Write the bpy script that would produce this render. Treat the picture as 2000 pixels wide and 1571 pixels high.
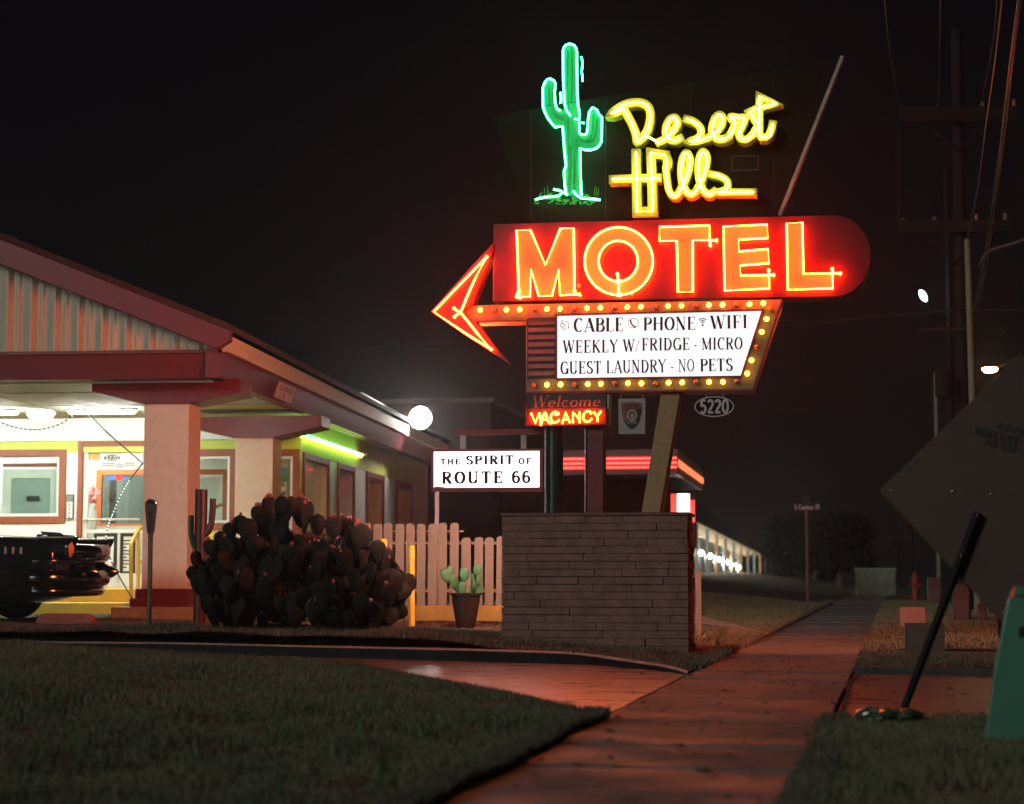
import bpy, bmesh, math, random
import numpy as np
from mathutils import Vector, Matrix
for _o in list(bpy.data.objects):
    bpy.data.objects.remove(_o, do_unlink=True)
sc = bpy.context.scene
COL = sc.collection
R = math.radians
random.seed(7)
RNG = np.random.default_rng(11)

# ------------------------------------------------------------------ camera, sky, light, exposure
F = 3600.0                       # focal length in photograph pixels (photograph is 2000 wide)
PITCH = math.atan(325.5 / F)     # horizon lies at row 1111 of 1571
CAMZ = 0.93
cam_d = bpy.data.cameras.new('camera')
cam = bpy.data.objects.new('camera', cam_d)
COL.objects.link(cam)
cam.location = (0, 0, CAMZ)
cam.rotation_euler = (math.pi / 2 + PITCH, 0, 0)
cam_d.sensor_width = 36.0
cam_d.lens = 36.0 * F / 2000.0
cam_d.clip_start = 0.1
cam_d.clip_end = 2000
cam_d.dof.use_dof = True
cam_d.dof.focus_distance = 20.5
cam_d.dof.aperture_fstop = 1.7
cam_d.dof.aperture_blades = 7
sc.camera = cam

world = bpy.data.worlds.new('World')
sc.world = world
world.use_nodes = True
wn = world.node_tree.nodes
wl = world.node_tree.links
wn.clear()
wout = wn.new('ShaderNodeOutputWorld')
wbg = wn.new('ShaderNodeBackground')
wtc = wn.new('ShaderNodeTexCoord')
wsep = wn.new('ShaderNodeSeparateXYZ')
wramp = wn.new('ShaderNodeValToRGB')
wl.new(wtc.outputs['Generated'], wsep.inputs[0])
wl.new(wsep.outputs['Z'], wramp.inputs[0])
wl.new(wramp.outputs[0], wbg.inputs[0])
wl.new(wbg.outputs[0], wout.inputs[0])
cr = wramp.color_ramp
cr.elements[0].position = 0.0
cr.elements[0].color = (0.0060, 0.0047, 0.0042, 1)
cr.elements[1].position = 0.32
cr.elements[1].color = (0.0022, 0.0021, 0.0034, 1)
e = cr.elements.new(0.12)
e.color = (0.0040, 0.0033, 0.0035, 1)
wbg.inputs[1].default_value = 1.0

# faint night light from high behind the camera (sun lowered to night strength)
sun_d = bpy.data.lights.new('sun', 'SUN')
sun_d.energy = 0.72
sun_d.angle = R(14)
sun_d.color = (0.90, 1.0, 0.99)
sun = bpy.data.objects.new('sun', sun_d)
COL.objects.link(sun)
sun.rotation_euler = (R(71), 0, R(-40))

sc.view_settings.view_transform = 'Standard'
sc.view_settings.look = 'None'
sc.view_settings.exposure = 0.0
sc.view_settings.gamma = 1.0
sc.render.engine = 'CYCLES'
sc.cycles.max_bounces = 6
sc.cycles.diffuse_bounces = 4
sc.cycles.glossy_bounces = 3
sc.cycles.transparent_max_bounces = 12
sc.cycles.sample_clamp_indirect = 3.0
sc.cycles.use_light_tree = True
sc.cycles.caustics_reflective = False
sc.cycles.caustics_refractive = False

# ------------------------------------------------------------------ measuring helpers
CP, SP = math.cos(PITCH), math.sin(PITCH)
def ray(px, py):
    a = (px - 1000.0) / F
    b = (785.5 - py) / F
    return Vector((a, CP - b * SP, SP + b * CP))
CAM = Vector((0, 0, CAMZ))
def G(px, py, z):
    d = ray(px, py)
    return CAM + d * ((z - CAMZ) / d.z)
def P(px, py, D):
    d = ray(px, py)
    return CAM + d * (D / d.y)

class Fr:
    """A local frame: u runs right along a facade, w runs away from the viewer, z up."""
    def __init__(s, px, D, deg, zb=0.0):
        q = P(px, 1111, D)
        s.o = Vector((q.x, q.y, zb)); s.a = R(deg)
        s.u = Vector((math.cos(s.a), -math.sin(s.a), 0))
        s.n = Vector((math.sin(s.a), math.cos(s.a), 0))
    def loc(s, q):
        v = q - s.o
        return Vector((v.dot(s.u), v.dot(s.n), v.z))
    def p(s, px, py, w=0.0):
        d = ray(px, py)
        t = (w - (CAM - s.o).dot(s.n)) / d.dot(s.n)
        return s.loc(CAM + d * t)
    def pu(s, px, py, u):
        d = ray(px, py)
        t = (u - (CAM - s.o).dot(s.u)) / d.dot(s.u)
        return s.loc(CAM + d * t)
    def g(s, px, py, z):
        return s.loc(G(px, py, z))
    def uz(s, px, py, w=0.0):
        q = s.p(px, py, w)
        return (q.x, q.z)
    def sub(s, local, zb=None, deg=0.0):
        f = Fr.__new__(Fr)
        w = s.o + s.u * local[0] + s.n * local[1] + Vector((0, 0, local[2] if zb is None else zb - s.o.z))
        f.o = w; f.a = s.a + R(deg)
        f.u = Vector((math.cos(f.a), -math.sin(f.a), 0)); f.n = Vector((math.sin(f.a), math.cos(f.a), 0))
        return f
    def world(s, q):
        return s.o + s.u * q[0] + s.n * q[1] + Vector((0, 0, q[2]))

# ------------------------------------------------------------------ materials
def lin(r, g, b):
    f = lambda c: (c / 255 / 12.92) if c / 255 <= 0.04045 else ((c / 255 + 0.055) / 1.055) ** 2.4
    return (f(r), f(g), f(b))
MATS = {}
def mat(name, col, rough=0.6, metal=0.0, var=0.18, vscale=6.0, bump=0.15, bscale=40.0, spec=0.5, coat=0.0, col2=None, streak=False):
    if name in MATS: return MATS[name]
    m = bpy.data.materials.new(name); m.use_nodes = True
    nt = m.node_tree; b = nt.nodes['Principled BSDF']
    b.inputs['Roughness'].default_value = rough
    b.inputs['Metallic'].default_value = metal
    b.inputs['Specular IOR Level'].default_value = spec
    if coat: b.inputs['Coat Weight'].default_value = coat; b.inputs['Coat Roughness'].default_value = 0.08
    tc = nt.nodes.new('ShaderNodeTexCoord')
    mp = nt.nodes.new('ShaderNodeMapping')
    if streak: mp.inputs['Scale'].default_value = (1, 1, 0.12)
    nt.links.new(tc.outputs['Object'], mp.inputs[0])
    n1 = nt.nodes.new('ShaderNodeTexNoise'); n1.inputs['Scale'].default_value = vscale; n1.inputs['Detail'].default_value = 6; n1.inputs['Roughness'].default_value = 0.65
    nt.links.new(mp.outputs[0], n1.inputs[0])
    mx = nt.nodes.new('ShaderNodeMix'); mx.data_type = 'RGBA'
    rp = nt.nodes.new('ShaderNodeMapRange'); rp.inputs[1].default_value = 0.3; rp.inputs[2].default_value = 0.7
    nt.links.new(n1.outputs[0], rp.inputs[0]); nt.links.new(rp.outputs[0], mx.inputs[0])
    c2 = col2 if col2 else tuple(min(1, c * (1 + var)) for c in col)
    c1 = col if col2 else tuple(c * (1 - var) for c in col)
    mx.inputs[6].default_value = (*c1, 1); mx.inputs[7].default_value = (*c2, 1)
    nt.links.new(mx.outputs[2], b.inputs['Base Color'])
    if bump:
        n2 = nt.nodes.new('ShaderNodeTexNoise'); n2.inputs['Scale'].default_value = bscale; n2.inputs['Detail'].default_value = 5
        nt.links.new(tc.outputs['Object'], n2.inputs[0])
        bp = nt.nodes.new('ShaderNodeBump'); bp.inputs['Strength'].default_value = bump; bp.inputs['Distance'].default_value = 0.02
        nt.links.new(n2.outputs[0], bp.inputs['Height']); nt.links.new(bp.outputs[0], b.inputs['Normal'])
    MATS[name] = m
    return m
def emis(name, col, strength, base=None, var=0.0, vscale=3.0):
    if name in MATS: return MATS[name]
    m = bpy.data.materials.new(name); m.use_nodes = True
    nt = m.node_tree; b = nt.nodes['Principled BSDF']
    b.inputs['Base Color'].default_value = (*(base or (0.6, 0.6, 0.6)), 1)
    b.inputs['Roughness'].default_value = 0.4
    b.inputs['Emission Color'].default_value = (*col, 1)
    b.inputs['Emission Strength'].default_value = strength
    if var:
        tc = nt.nodes.new('ShaderNodeTexCoord'); n1 = nt.nodes.new('ShaderNodeTexNoise'); n1.inputs['Scale'].default_value = vscale; n1.inputs['Detail'].default_value = 4
        nt.links.new(tc.outputs['Object'], n1.inputs[0])
        rp = nt.nodes.new('ShaderNodeMapRange'); rp.inputs[1].default_value = 0.3; rp.inputs[2].default_value = 0.7
        rp.inputs[3].default_value = strength * (1 - var); rp.inputs[4].default_value = strength * (1 + var)
        nt.links.new(n1.outputs[0], rp.inputs[0]); nt.links.new(rp.outputs[0], b.inputs['Emission Strength'])
    MATS[name] = m
    return m
def glass(name, tint=(1, 1, 1), refl=0.12):
    if name in MATS: return MATS[name]
    m = bpy.data.materials.new(name); m.use_nodes = True
    nt = m.node_tree; nt.nodes.clear()
    o = nt.nodes.new('ShaderNodeOutputMaterial'); mx = nt.nodes.new('ShaderNodeMixShader')
    t = nt.nodes.new('ShaderNodeBsdfTransparent'); t.inputs[0].default_value = (*tint, 1)
    g = nt.nodes.new('ShaderNodeBsdfGlossy'); g.inputs['Roughness'].default_value = 0.03
    tc = nt.nodes.new('ShaderNodeTexCoord'); n = nt.nodes.new('ShaderNodeTexNoise'); n.inputs['Scale'].default_value = 2.0
    rp = nt.nodes.new('ShaderNodeMapRange'); rp.inputs[3].default_value = refl * 0.7; rp.inputs[4].default_value = refl * 1.3
    nt.links.new(tc.outputs['Object'], n.inputs[0]); nt.links.new(n.outputs[0], rp.inputs[0]); nt.links.new(rp.outputs[0], mx.inputs[0])
    nt.links.new(t.outputs[0], mx.inputs[1]); nt.links.new(g.outputs[0], mx.inputs[2]); nt.links.new(mx.outputs[0], o.inputs[0])
    MATS[name] = m
    return m

# ------------------------------------------------------------------ mesh builder
def arc(cx, cy, rx, ry, a0, a1, n=10):
    return [(cx + rx * math.cos(R(a0 + (a1 - a0) * i / n)), cy + ry * math.sin(R(a0 + (a1 - a0) * i / n))) for i in range(n + 1)]
def spline(pts, n=6, closed=False):
    """Catmull-Rom through the points."""
    pts = [tuple(p) for p in pts]
    N = len(pts); out = []
    segs = N if closed else N - 1
    for i in range(segs):
        g = (lambda k: pts[k % N]) if closed else (lambda k: pts[min(max(k, 0), N - 1)])
        p0, p1, p2, p3 = g(i - 1), g(i), g(i + 1), g(i + 2)
        for j in range(n):
            t = j / n
            out.append(tuple(0.5 * (2 * b + (c - a) * t + (2 * a - 5 * b + 4 * c - d) * t * t + (3 * b - a - 3 * c + d) * t ** 3) for a, b, c, d in zip(p0, p1, p2, p3)))
    if not closed: out.append(pts[-1])
    return out

class MB:
    def __init__(s): s.v = []; s.f = []
    def add(s, vs, fs):
        o = len(s.v); s.v += [tuple(v) for v in vs]; s.f += [tuple(i + o for i in f) for f in fs]; return s
    def box(s, u0, u1, w0, w1, z0, z1):
        return s.add([(u0, w0, z0), (u1, w0, z0), (u1, w1, z0), (u0, w1, z0), (u0, w0, z1), (u1, w0, z1), (u1, w1, z1), (u0, w1, z1)],
                     [(0, 1, 5, 4), (1, 2, 6, 5), (2, 3, 7, 6), (3, 0, 4, 7), (4, 5, 6, 7), (3, 2, 1, 0)])
    def prism(s, poly, w0, w1):
        """Polygon in (u,z) given thickness along w."""
        n = len(poly)
        ar = sum(poly[i][0] * poly[(i + 1) % n][1] - poly[(i + 1) % n][0] * poly[i][1] for i in range(n))
        if ar < 0: poly = poly[::-1]
        vs = [(a, w0, b) for a, b in poly] + [(a, w1, b) for a, b in poly]
        fs = [tuple(range(n)), tuple(range(2 * n - 1, n - 1, -1))] + [(i + n, (i + 1) % n + n, (i + 1) % n, i) for i in range(n)]
        return s.add(vs, fs)
    def hprism(s, poly, z0, z1):
        """Polygon in (x,y) extruded upward."""
        n = len(poly)
        ar = sum(poly[i][0] * poly[(i + 1) % n][1] - poly[(i + 1) % n][0] * poly[i][1] for i in range(n))
        if ar < 0: poly = poly[::-1]
        vs = [(a, b, z0) for a, b in poly] + [(a, b, z1) for a, b in poly]
        fs = [tuple(range(n - 1, -1, -1)), tuple(range(n, 2 * n))] + [(i, (i + 1) % n, (i + 1) % n + n, i + n) for i in range(n)]
        return s.add(vs, fs)
    def uprism(s, poly, u0, u1):
        """Polygon in (w,z) extruded along u."""
        n = len(poly)
        ar = sum(poly[i][0] * poly[(i + 1) % n][1] - poly[(i + 1) % n][0] * poly[i][1] for i in range(n))
        if ar < 0: poly = poly[::-1]
        vs = [(u0, a, b) for a, b in poly] + [(u1, a, b) for a, b in poly]
        fs = [tuple(range(n - 1, -1, -1)), tuple(range(n, 2 * n))] + [(i, (i + 1) % n, (i + 1) % n + n, i + n) for i in range(n)]
        return s.add(vs, fs)
    def ring(s, outer, inner, w0, w1):
        n = len(outer)
        vs = [(a, w0, b) for a, b in outer] + [(a, w0, b) for a, b in inner] + [(a, w1, b) for a, b in outer] + [(a, w1, b) for a, b in inner]
        fs = []
        for i in range(n):
            j = (i + 1) % n
            fs += [(i, j, j + n, i + n), (j + 2 * n, i + 2 * n, i + 3 * n, j + 3 * n), (i + 2 * n, j + 2 * n, j, i), (i + n, j + n, j + 3 * n, i + 3 * n)]
        return s.add(vs, fs)
    def frame(s, u0, u1, z0, z1, t, w0, w1):
        s.box(u0, u0 + t, w0, w1, z0, z1); s.box(u1 - t, u1, w0, w1, z0, z1)
        s.box(u0 + t, u1 - t, w0, w1, z0, z0 + t); s.box(u0 + t, u1 - t, w0, w1, z1 - t, z1); return s
    def tube(s, pts, r, n=8, closed=False):
        pts = [Vector(p) for p in pts]
        keep = [pts[0]]
        for p in pts[1:]:
            if (p - keep[-1]).length > 1e-5: keep.append(p)
        pts = keep; N = len(pts)
        if N < 2: return s
        rs = r if isinstance(r, (list, tuple)) else [r] * N
        if len(rs) != N: rs = [rs[min(len(rs) - 1, int(i * len(rs) / N))] for i in range(N)]
        tang = []
        for i in range(N):
            a = pts[(i - 1) % N] if (closed or i > 0) else pts[i]
            b = pts[(i + 1) % N] if (closed or i < N - 1) else pts[i]
            d = (b - a)
            tang.append(d.normalized() if d.length > 1e-9 else Vector((0, 0, 1)))
        up = Vector((0, 0, 1)) if abs(tang[0].z) < 0.9 else Vector((0, 1, 0))
        x = tang[0].cross(up).normalized()
        vs = []; o = 0
        for i in range(N):
            x = (x - tang[i] * x.dot(tang[i])); x = x.normalized() if x.length > 1e-6 else tang[i].orthogonal().normalized()
            y = tang[i].cross(x)
            for k in range(n):
                an = 2 * math.pi * k / n
                vs.append(pts[i] + (x * math.cos(an) + y * math.sin(an)) * rs[i])
        fs = []
        for i in range(N if closed else N - 1):
            j = (i + 1) % N
            for k in range(n):
                k2 = (k + 1) % n
                fs.append((i * n + k, i * n + k2, j * n + k2, j * n + k))
        if not closed:
            fs.append(tuple(range(n - 1, -1, -1))); fs.append(tuple(range((N - 1) * n, N * n)))
        return s.add(vs, fs)
    def ribbon(s, pts, wd, w0, w1, ext=0.0):
        """A flat stroke in the (u,z) plane with thickness."""
        p = [Vector((a, b)) for a, b in pts]
        q = [p[0]]
        for a in p[1:]:
            if (a - q[-1]).length > 1e-6: q.append(a)
        p = q; N = len(p)
        if N < 2: return s
        wds = wd if isinstance(wd, list) else [wd] * N
        if len(wds) != N: wds = [wds[min(len(wds) - 1, i)] for i in range(N)]
        d = [(p[i + 1] - p[i]).normalized() for i in range(N - 1)]
        if ext:
            p[0] = p[0] - d[0] * ext; p[-1] = p[-1] + d[-1] * ext
        L = []; Rr = []
        for i in range(N):
            a = d[max(i - 1, 0)]; b = d[min(i, N - 2)]
            t = a + b
            t = t.normalized() if t.length > 0.05 else b
            nrm = Vector((-t.y, t.x))
            c = max(0.55, abs(t.dot(b)))
            h = wds[i] / 2 / c
            L.append(p[i] + nrm * h); Rr.append(p[i] - nrm * h)
        vs = [(a.x, w0, a.y) for a in L] + [(a.x, w0, a.y) for a in Rr] + [(a.x, w1, a.y) for a in L] + [(a.x, w1, a.y) for a in Rr]
        fs = []
        for i in range(N - 1):
            fs += [(i + N, i + 1 + N, i + 1, i), (i + 2 * N, i + 1 + 2 * N, i + 1 + 3 * N, i + 3 * N), (i, i + 1, i + 1 + 2 * N, i + 2 * N), (i + 3 * N, i + 1 + 3 * N, i + 1 + N, i + N)]
        fs += [(0, 2 * N, 3 * N, N), (N - 1, 2 * N - 1, 4 * N - 1, 3 * N - 1)]
        return s.add(vs, fs)
    def lathe(s, prof, c=(0, 0, 0), n=20, axis='z'):
        vs = []; m = len(prof)
        for k in range(n):
            an = 2 * math.pi * k / n
            for r_, h in prof:
                a, b = r_ * math.cos(an), r_ * math.sin(an)
                q = (a, b, h) if axis == 'z' else ((a, h, b) if axis == 'y' else (h, a, b))
                vs.append((q[0] + c[0], q[1] + c[1], q[2] + c[2]))
        fs = []
        for k in range(n):
            k2 = (k + 1) % n
            for i in range(m - 1):
                fs.append((k * m + i, k2 * m + i, k2 * m + i + 1, k * m + i + 1))
        return s.add(vs, fs)
    def ball(s, c, rx, ry=None, rz=None, n=12, m=8, M=None):
        ry = rx if ry is None else ry; rz = rx if rz is None else rz
        vs = [Vector((0, 0, -1))]; 
        for i in range(1, m):
            ph = math.pi * i / m - math.pi / 2
            for k in range(n):
                an = 2 * math.pi * k / n
                vs.append(Vector((math.cos(ph) * math.cos(an), math.cos(ph) * math.sin(an), math.sin(ph))))
        vs.append(Vector((0, 0, 1)))
        vs = [Vector((v.x * rx, v.y * ry, v.z * rz)) for v in vs]
        if M is not None: vs = [M @ v for v in vs]
        vs = [v + Vector(c) for v in vs]
        fs = [(0, 1 + (k + 1) % n, 1 + k) for k in range(n)]
        for i in range(m - 2):
            for k in range(n):
                a = 1 + i * n; b = a + n; k2 = (k + 1) % n
                fs.append((a + k, a + k2, b + k2, b + k))
        t = len(vs) - 1; a = 1 + (m - 2) * n
        fs += [(t, a + k, a + (k + 1) % n) for k in range(n)]
        return s.add(vs, fs)
    def build(s, name, m, parent=None, smooth=False, bevel=0.0, fix=True):
        me = bpy.data.meshes.new(name)
        me.from_pydata(s.v, [], s.f)
        if fix:
            bm = bmesh.new(); bm.from_mesh(me); bmesh.ops.recalc_face_normals(bm, faces=bm.faces); bm.to_mesh(me); bm.free()
        me.materials.append(m)
        if smooth:
            for p in me.polygons: p.use_smooth = True
        o = bpy.data.objects.new(name, me); COL.objects.link(o)
        if parent is not None: o.parent = parent
        if bevel:
            b = o.modifiers.new('bevel', 'BEVEL'); b.width = bevel; b.segments = 2; b.limit_method = 'ANGLE'
        if smooth and smooth != 'all':
            try: me.set_sharp_from_angle(angle=R(40))
            except Exception: pass
        return o

def thing(name, fr, label, cat, group=None):
    o = bpy.data.objects.new(name, None); COL.objects.link(o)
    o.empty_display_size = 0.3
    o.location = fr.o; o.rotation_euler = (0, 0, -fr.a)
    o['label'] = label; o['category'] = cat
    if group: o['group'] = group
    return o
def tag(o, label, cat, group=None):
    o['label'] = label; o['category'] = cat
    if group: o['group'] = group
    return o
def struct(o, kind='structure'):
    o['kind'] = kind; return o
def place(o, fr):
    o.location = fr.o; o.rotation_euler = (0, 0, -fr.a); return o

# ------------------------------------------------------------------ lettering (own stroke alphabet)
# stroke styles: T thick, N thin, A width follows direction, S serif (left out in plain lettering)
def sf(x, y, l=0.11): return ('S', [(x - l, y), (x + l, y)])
GL = {
 'A': (0.74, [('N', [(.07, 0), (.37, 1)]), ('T', [(.37, 1), (.67, 0)]), ('N', [(.17, .33), (.56, .33)]), sf(.07, .015), sf(.67, .015)]),
 'B': (0.66, [('T', [(.15, 0), (.15, 1)]), ('A', [(.15, .975), (.35, .975)] + arc(.35, .755, .2, .22, 90, -90, 8) + [(.15, .535)]), ('A', [(.15, .525), (.38, .525)] + arc(.38, .275, .22, .25, 90, -90, 8) + [(.15, .025)]), sf(.1, .98, .07), sf(.1, .02, .07)]),
 'C': (0.68, [('A', arc(.38, .5, .29, .48, 52, 308, 18)), ('S', [(.6, .66), (.6, .97)])]),
 'D': (0.72, [('T', [(.15, 0), (.15, 1)]), ('A', [(.15, .975), (.3, .975)] + arc(.3, .5, .33, .475, 90, -90, 12) + [(.15, .025)]), sf(.1, .98, .07), sf(.1, .02, .07)]),
 'E': (0.62, [('T', [(.15, 0), (.15, 1)]), ('N', [(.15, .975), (.55, .975)]), ('N', [(.15, .52), (.43, .52)]), ('N', [(.15, .025), (.57, .025)]), sf(.1, .98, .07), sf(.1, .02, .07), ('S', [(.54, 1), (.54, .78)]), ('S', [(.56, 0), (.56, .24)]), ('S', [(.42, .42), (.42, .62)])]),
 'F': (0.58, [('T', [(.15, 0), (.15, 1)]), ('N', [(.15, .975), (.54, .975)]), ('N', [(.15, .5), (.42, .5)]), sf(.1, .98, .07), sf(.15, .015), ('S', [(.53, 1), (.53, .78)]), ('S', [(.41, .4), (.41, .6)])]),
 'G': (0.74, [('A', arc(.38, .5, .29, .48, 55, 350, 18)), ('T', [(.63, .02), (.63, .42)]), ('S', [(.5, .42), (.74, .42)]), ('S', [(.6, .68), (.6, .97)])]),
 'H': (0.78, [('T', [(.15, 0), (.15, 1)]), ('T', [(.63, 0), (.63, 1)]), ('N', [(.15, .52), (.63, .52)]), sf(.15, .985), sf(.15, .015), sf(.63, .985), sf(.63, .015)]),
 'I': (0.34, [('T', [(.17, 0), (.17, 1)]), sf(.17, .985), sf(.17, .015)]),
 'K': (0.74, [('T', [(.15, 0), (.15, 1)]), ('N', [(.15, .42), (.6, 1)]), ('T', [(.29, .58), (.64, 0)]), sf(.15, .985), sf(.15, .015), sf(.6, .985), sf(.64, .015)]),
 'L': (0.6, [('T', [(.15, 0), (.15, 1)]), ('N', [(.15, .025), (.56, .025)]), sf(.15, .985), sf(.1, .02, .07), ('S', [(.55, 0), (.55, .26)])]),
 'M': (0.92, [('N', [(.12, 0), (.12, 1)]), ('T', [(.12, 1), (.44, .03)]), ('N', [(.44, .03), (.77, 1)]), ('T', [(.77, 1), (.77, 0)]), sf(.12, .015), sf(.77, .015), sf(.1, .985, .08), sf(.79, .985, .08)]),
 'N': (0.76, [('N', [(.12, 0), (.12, 1)]), ('T', [(.12, 1), (.62, 0)]), ('N', [(.62, 0), (.62, 1)]), sf(.12, .015), sf(.08, .985, .1), sf(.62, .985)]),
 'O': (0.74, [('A', arc(.37, .5, .29, .48, 90, 450, 24))]),
 'P': (0.62, [('T', [(.15, 0), (.15, 1)]), ('A', [(.15, .975), (.34, .975)] + arc(.34, .735, .22, .24, 90, -90, 8) + [(.15, .495)]), sf(.1, .98, .07), sf(.15, .015)]),
 'R': (0.7, [('T', [(.15, 0), (.15, 1)]), ('A', [(.15, .975), (.34, .975)] + arc(.34, .745, .22, .23, 90, -90, 8) + [(.15, .515)]), ('T', [(.34, .5), (.6, 0)]), sf(.1, .98, .07), sf(.15, .015), sf(.62, .015, .09)]),
 'S': (0.58, [('A', arc(.3, .745, .19, .235, 40, 200, 9) + [(.2, .56), (.4, .44)] + arc(.29, .25, .22, .23, 20, -145, 9)), ('S', [(.48, .74), (.48, .98)]), ('S', [(.09, .02), (.09, .27)])]),
 'T': (0.66, [('T', [(.33, 0), (.33, 1)]), ('N', [(.05, .975), (.61, .975)]), sf(.33, .015), ('S', [(.055, 1), (.055, .76)]), ('S', [(.605, 1), (.605, .76)])]),
 'U': (0.74, [('T', [(.14, 1), (.14, .3)]), ('A', [(.14, .3)] + arc(.36, .28, .22, .26, 180, 360, 10)), ('N', [(.58, .28), (.58, 1)]), sf(.14, .985), sf(.58, .985)]),
 'V': (0.72, [('T', [(.07, 1), (.36, 0)]), ('N', [(.36, 0), (.65, 1)]), sf(.07, .985), sf(.65, .985)]),
 'W': (0.98, [('T', [(.06, 1), (.28, 0)]), ('N', [(.28, 0), (.5, .95)]), ('T', [(.48, .95), (.7, 0)]), ('N', [(.7, 0), (.92, 1)]), sf(.06, .985), sf(.48, .985, .08), sf(.92, .985)]),
 'X': (0.7, [('T', [(.08, 1), (.62, 0)]), ('N', [(.08, 0), (.62, 1)]), sf(.08, .985), sf(.62, .985), sf(.08, .015), sf(.62, .015)]),
 'Y': (0.7, [('T', [(.06, 1), (.35, .48)]), ('N', [(.35, .48), (.64, 1)]), ('T', [(.35, .5), (.35, 0)]), sf(.06, .985), sf(.64, .985), sf(.35, .015)]),
 'Z': (0.64, [('N', [(.08, .975), (.56, .975)]), ('T', [(.54, .97), (.1, .03)]), ('N', [(.08, .025), (.58, .025)])]),
 '/': (0.3, [('N', [(.0, -.1), (.28, 1)])]),
 '.': (0.3, [('T', [(.1, .42), (.2, .42)])]),
 '-': (0.36, [('T', [(.06, .45), (.3, .45)])]),
 '0': (0.64, [('A', arc(.32, .5, .24, .48, 90, 450, 24))]),
 '1': (0.42, [('T', [(.24, 0), (.24, 1)]), ('N', [(.08, .8), (.24, 1)]), sf(.24, .015)]),
 '2': (0.62, [('A', arc(.3, .72, .22, .25, 160, -30, 9) + [(.1, .05)]), ('T', [(.08, .06), (.56, .06)])]),
 '5': (0.62, [('N', [(.14, .96), (.54, .96)]), ('A', [(.15, .97), (.12, .52)]), ('A', [(.12, .52)] + arc(.3, .32, .23, .29, 120, -150, 10))]),
 '6': (0.62, [('A', [(.5, .9)] + arc(.34, .6, .24, .38, 70, 180, 7) + [(.1, .32)]), ('A', arc(.32, .31, .22, .29, 90, 450, 16))]),
 '8': (0.62, [('A', arc(.31, .75, .19, .22, 90, 450, 14)), ('A', arc(.31, .27, .23, .26, 90, 450, 14))]),
 '9': (0.62, [('A', [(.14, .1)] + arc(.3, .4, .24, .38, -110, 0, 7) + [(.54, .68)]), ('A', arc(.32, .69, .22, .29, 90, 450, 16))]),
 'a': (0.52, [('A', arc(.24, .28, .18, .26, 90, 450, 14)), ('T', [(.43, .55), (.43, 0)])]),
 'c': (0.5, [('A', arc(.27, .28, .2, .27, 50, 310, 12))]),
 'e': (0.52, [('A', [(.08, .28), (.44, .32)] + arc(.26, .28, .19, .27, 15, 315, 14))]),
 'l': (0.26, [('T', [(.12, 0), (.12, 1)])]),
 'm': (0.86, [('T', [(.1, 0), (.1, .55)]), ('A', [(.1, .42)] + arc(.26, .4, .14, .14, 150, 0, 6) + [(.4, 0)]), ('A', [(.4, .42)] + arc(.57, .4, .15, .14, 150, 0, 6) + [(.72, 0)])]),
 'n': (0.56, [('T', [(.1, 0), (.1, .55)]), ('A', [(.1, .42)] + arc(.27, .38, .17, .16, 150, 0, 6) + [(.44, 0)])]),
 'o': (0.54, [('A', arc(.27, .28, .2, .27, 90, 450, 16))]),
 't': (0.36, [('T', [(.16, .85), (.16, .06), (.3, .02)]), ('N', [(.02, .55), (.32, .55)])]),
 ' ': (0.36, []),
}
def text_width(s, gap=0.08): return sum(GL[c][0] + gap for c in s) - gap
def text(mb, s, c0, c1, H, w0, w1, thick=0.15, thin=0.055, serif=True, slant=0.0, gap=0.08, dz=0.0004):
    """Lay the string from local (u,z) c0 to c1 (both on the baseline), letters H tall, as thin raised strokes."""
    a = Vector(c0); b = Vector(c1)
    W = text_width(s, gap); ex = (b - a) / W; up = Vector((-ex.y, ex.x)).normalized() * H
    kx = ex.length
    x = 0.0; k = 0
    for ch in s:
        wd, st = GL[ch]
        for sty, pts in st:
            if sty == 'S' and not serif: continue
            q = [a + ex * (x + px_ + slant * py_ * H / kx) + up * py_ for px_, py_ in pts]
            if sty == 'T': ww = thick * H
            elif sty in 'NS': ww = (thin if serif else thick) * H
            else:
                ww = []
                for i in range(len(q)):
                    d = (q[min(i + 1, len(q) - 1)] - q[max(i - 1, 0)])
                    d = d.normalized() if d.length else Vector((0, 1))
                    ww.append(H * ((thin + (thick - thin) * abs(d.dot(up.normalized())) ** 1.3) if serif else thick))
            mb.ribbon([(v.x, v.y) for v in q], ww, w0 - dz * (k % 5), w1)
            k += 1
        x += wd + gap
    return mb
# ------------------------------------------------------------------ terrain frame
T0 = G(1180, 1405, 0.0)
SWA = math.atan(751 / F)
SW = Fr.__new__(Fr); SW.o = Vector((T0.x, T0.y, 0)); SW.a = SWA
SW.u = Vector((math.cos(SWA), -math.sin(SWA), 0)); SW.n = Vector((math.sin(SWA), math.cos(SWA), 0))
def ss(x, a, b):
    t = min(1, max(0, (x - a) / (b - a))); return t * t * (3 - 2 * t)
def hgt(s, t):
    """Ground height; s metres right of the pavement's left edge, t metres along it."""
    L = max(0.0, -s)
    if s > 0: return 0.0
    if t < 4.9: return 0.022 + 0.21 * ss(L, 0, 7)
    h = 0.02 + 0.20 * ss(L, 0, 3.6)
    h += 0.62 * ss(t, 26, 56) * ss(L, 0.4, 9)
    return h
def hw(x, y):
    q = SW.loc(Vector((x, y, 0))); return hgt(q.x, q.y)

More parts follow.
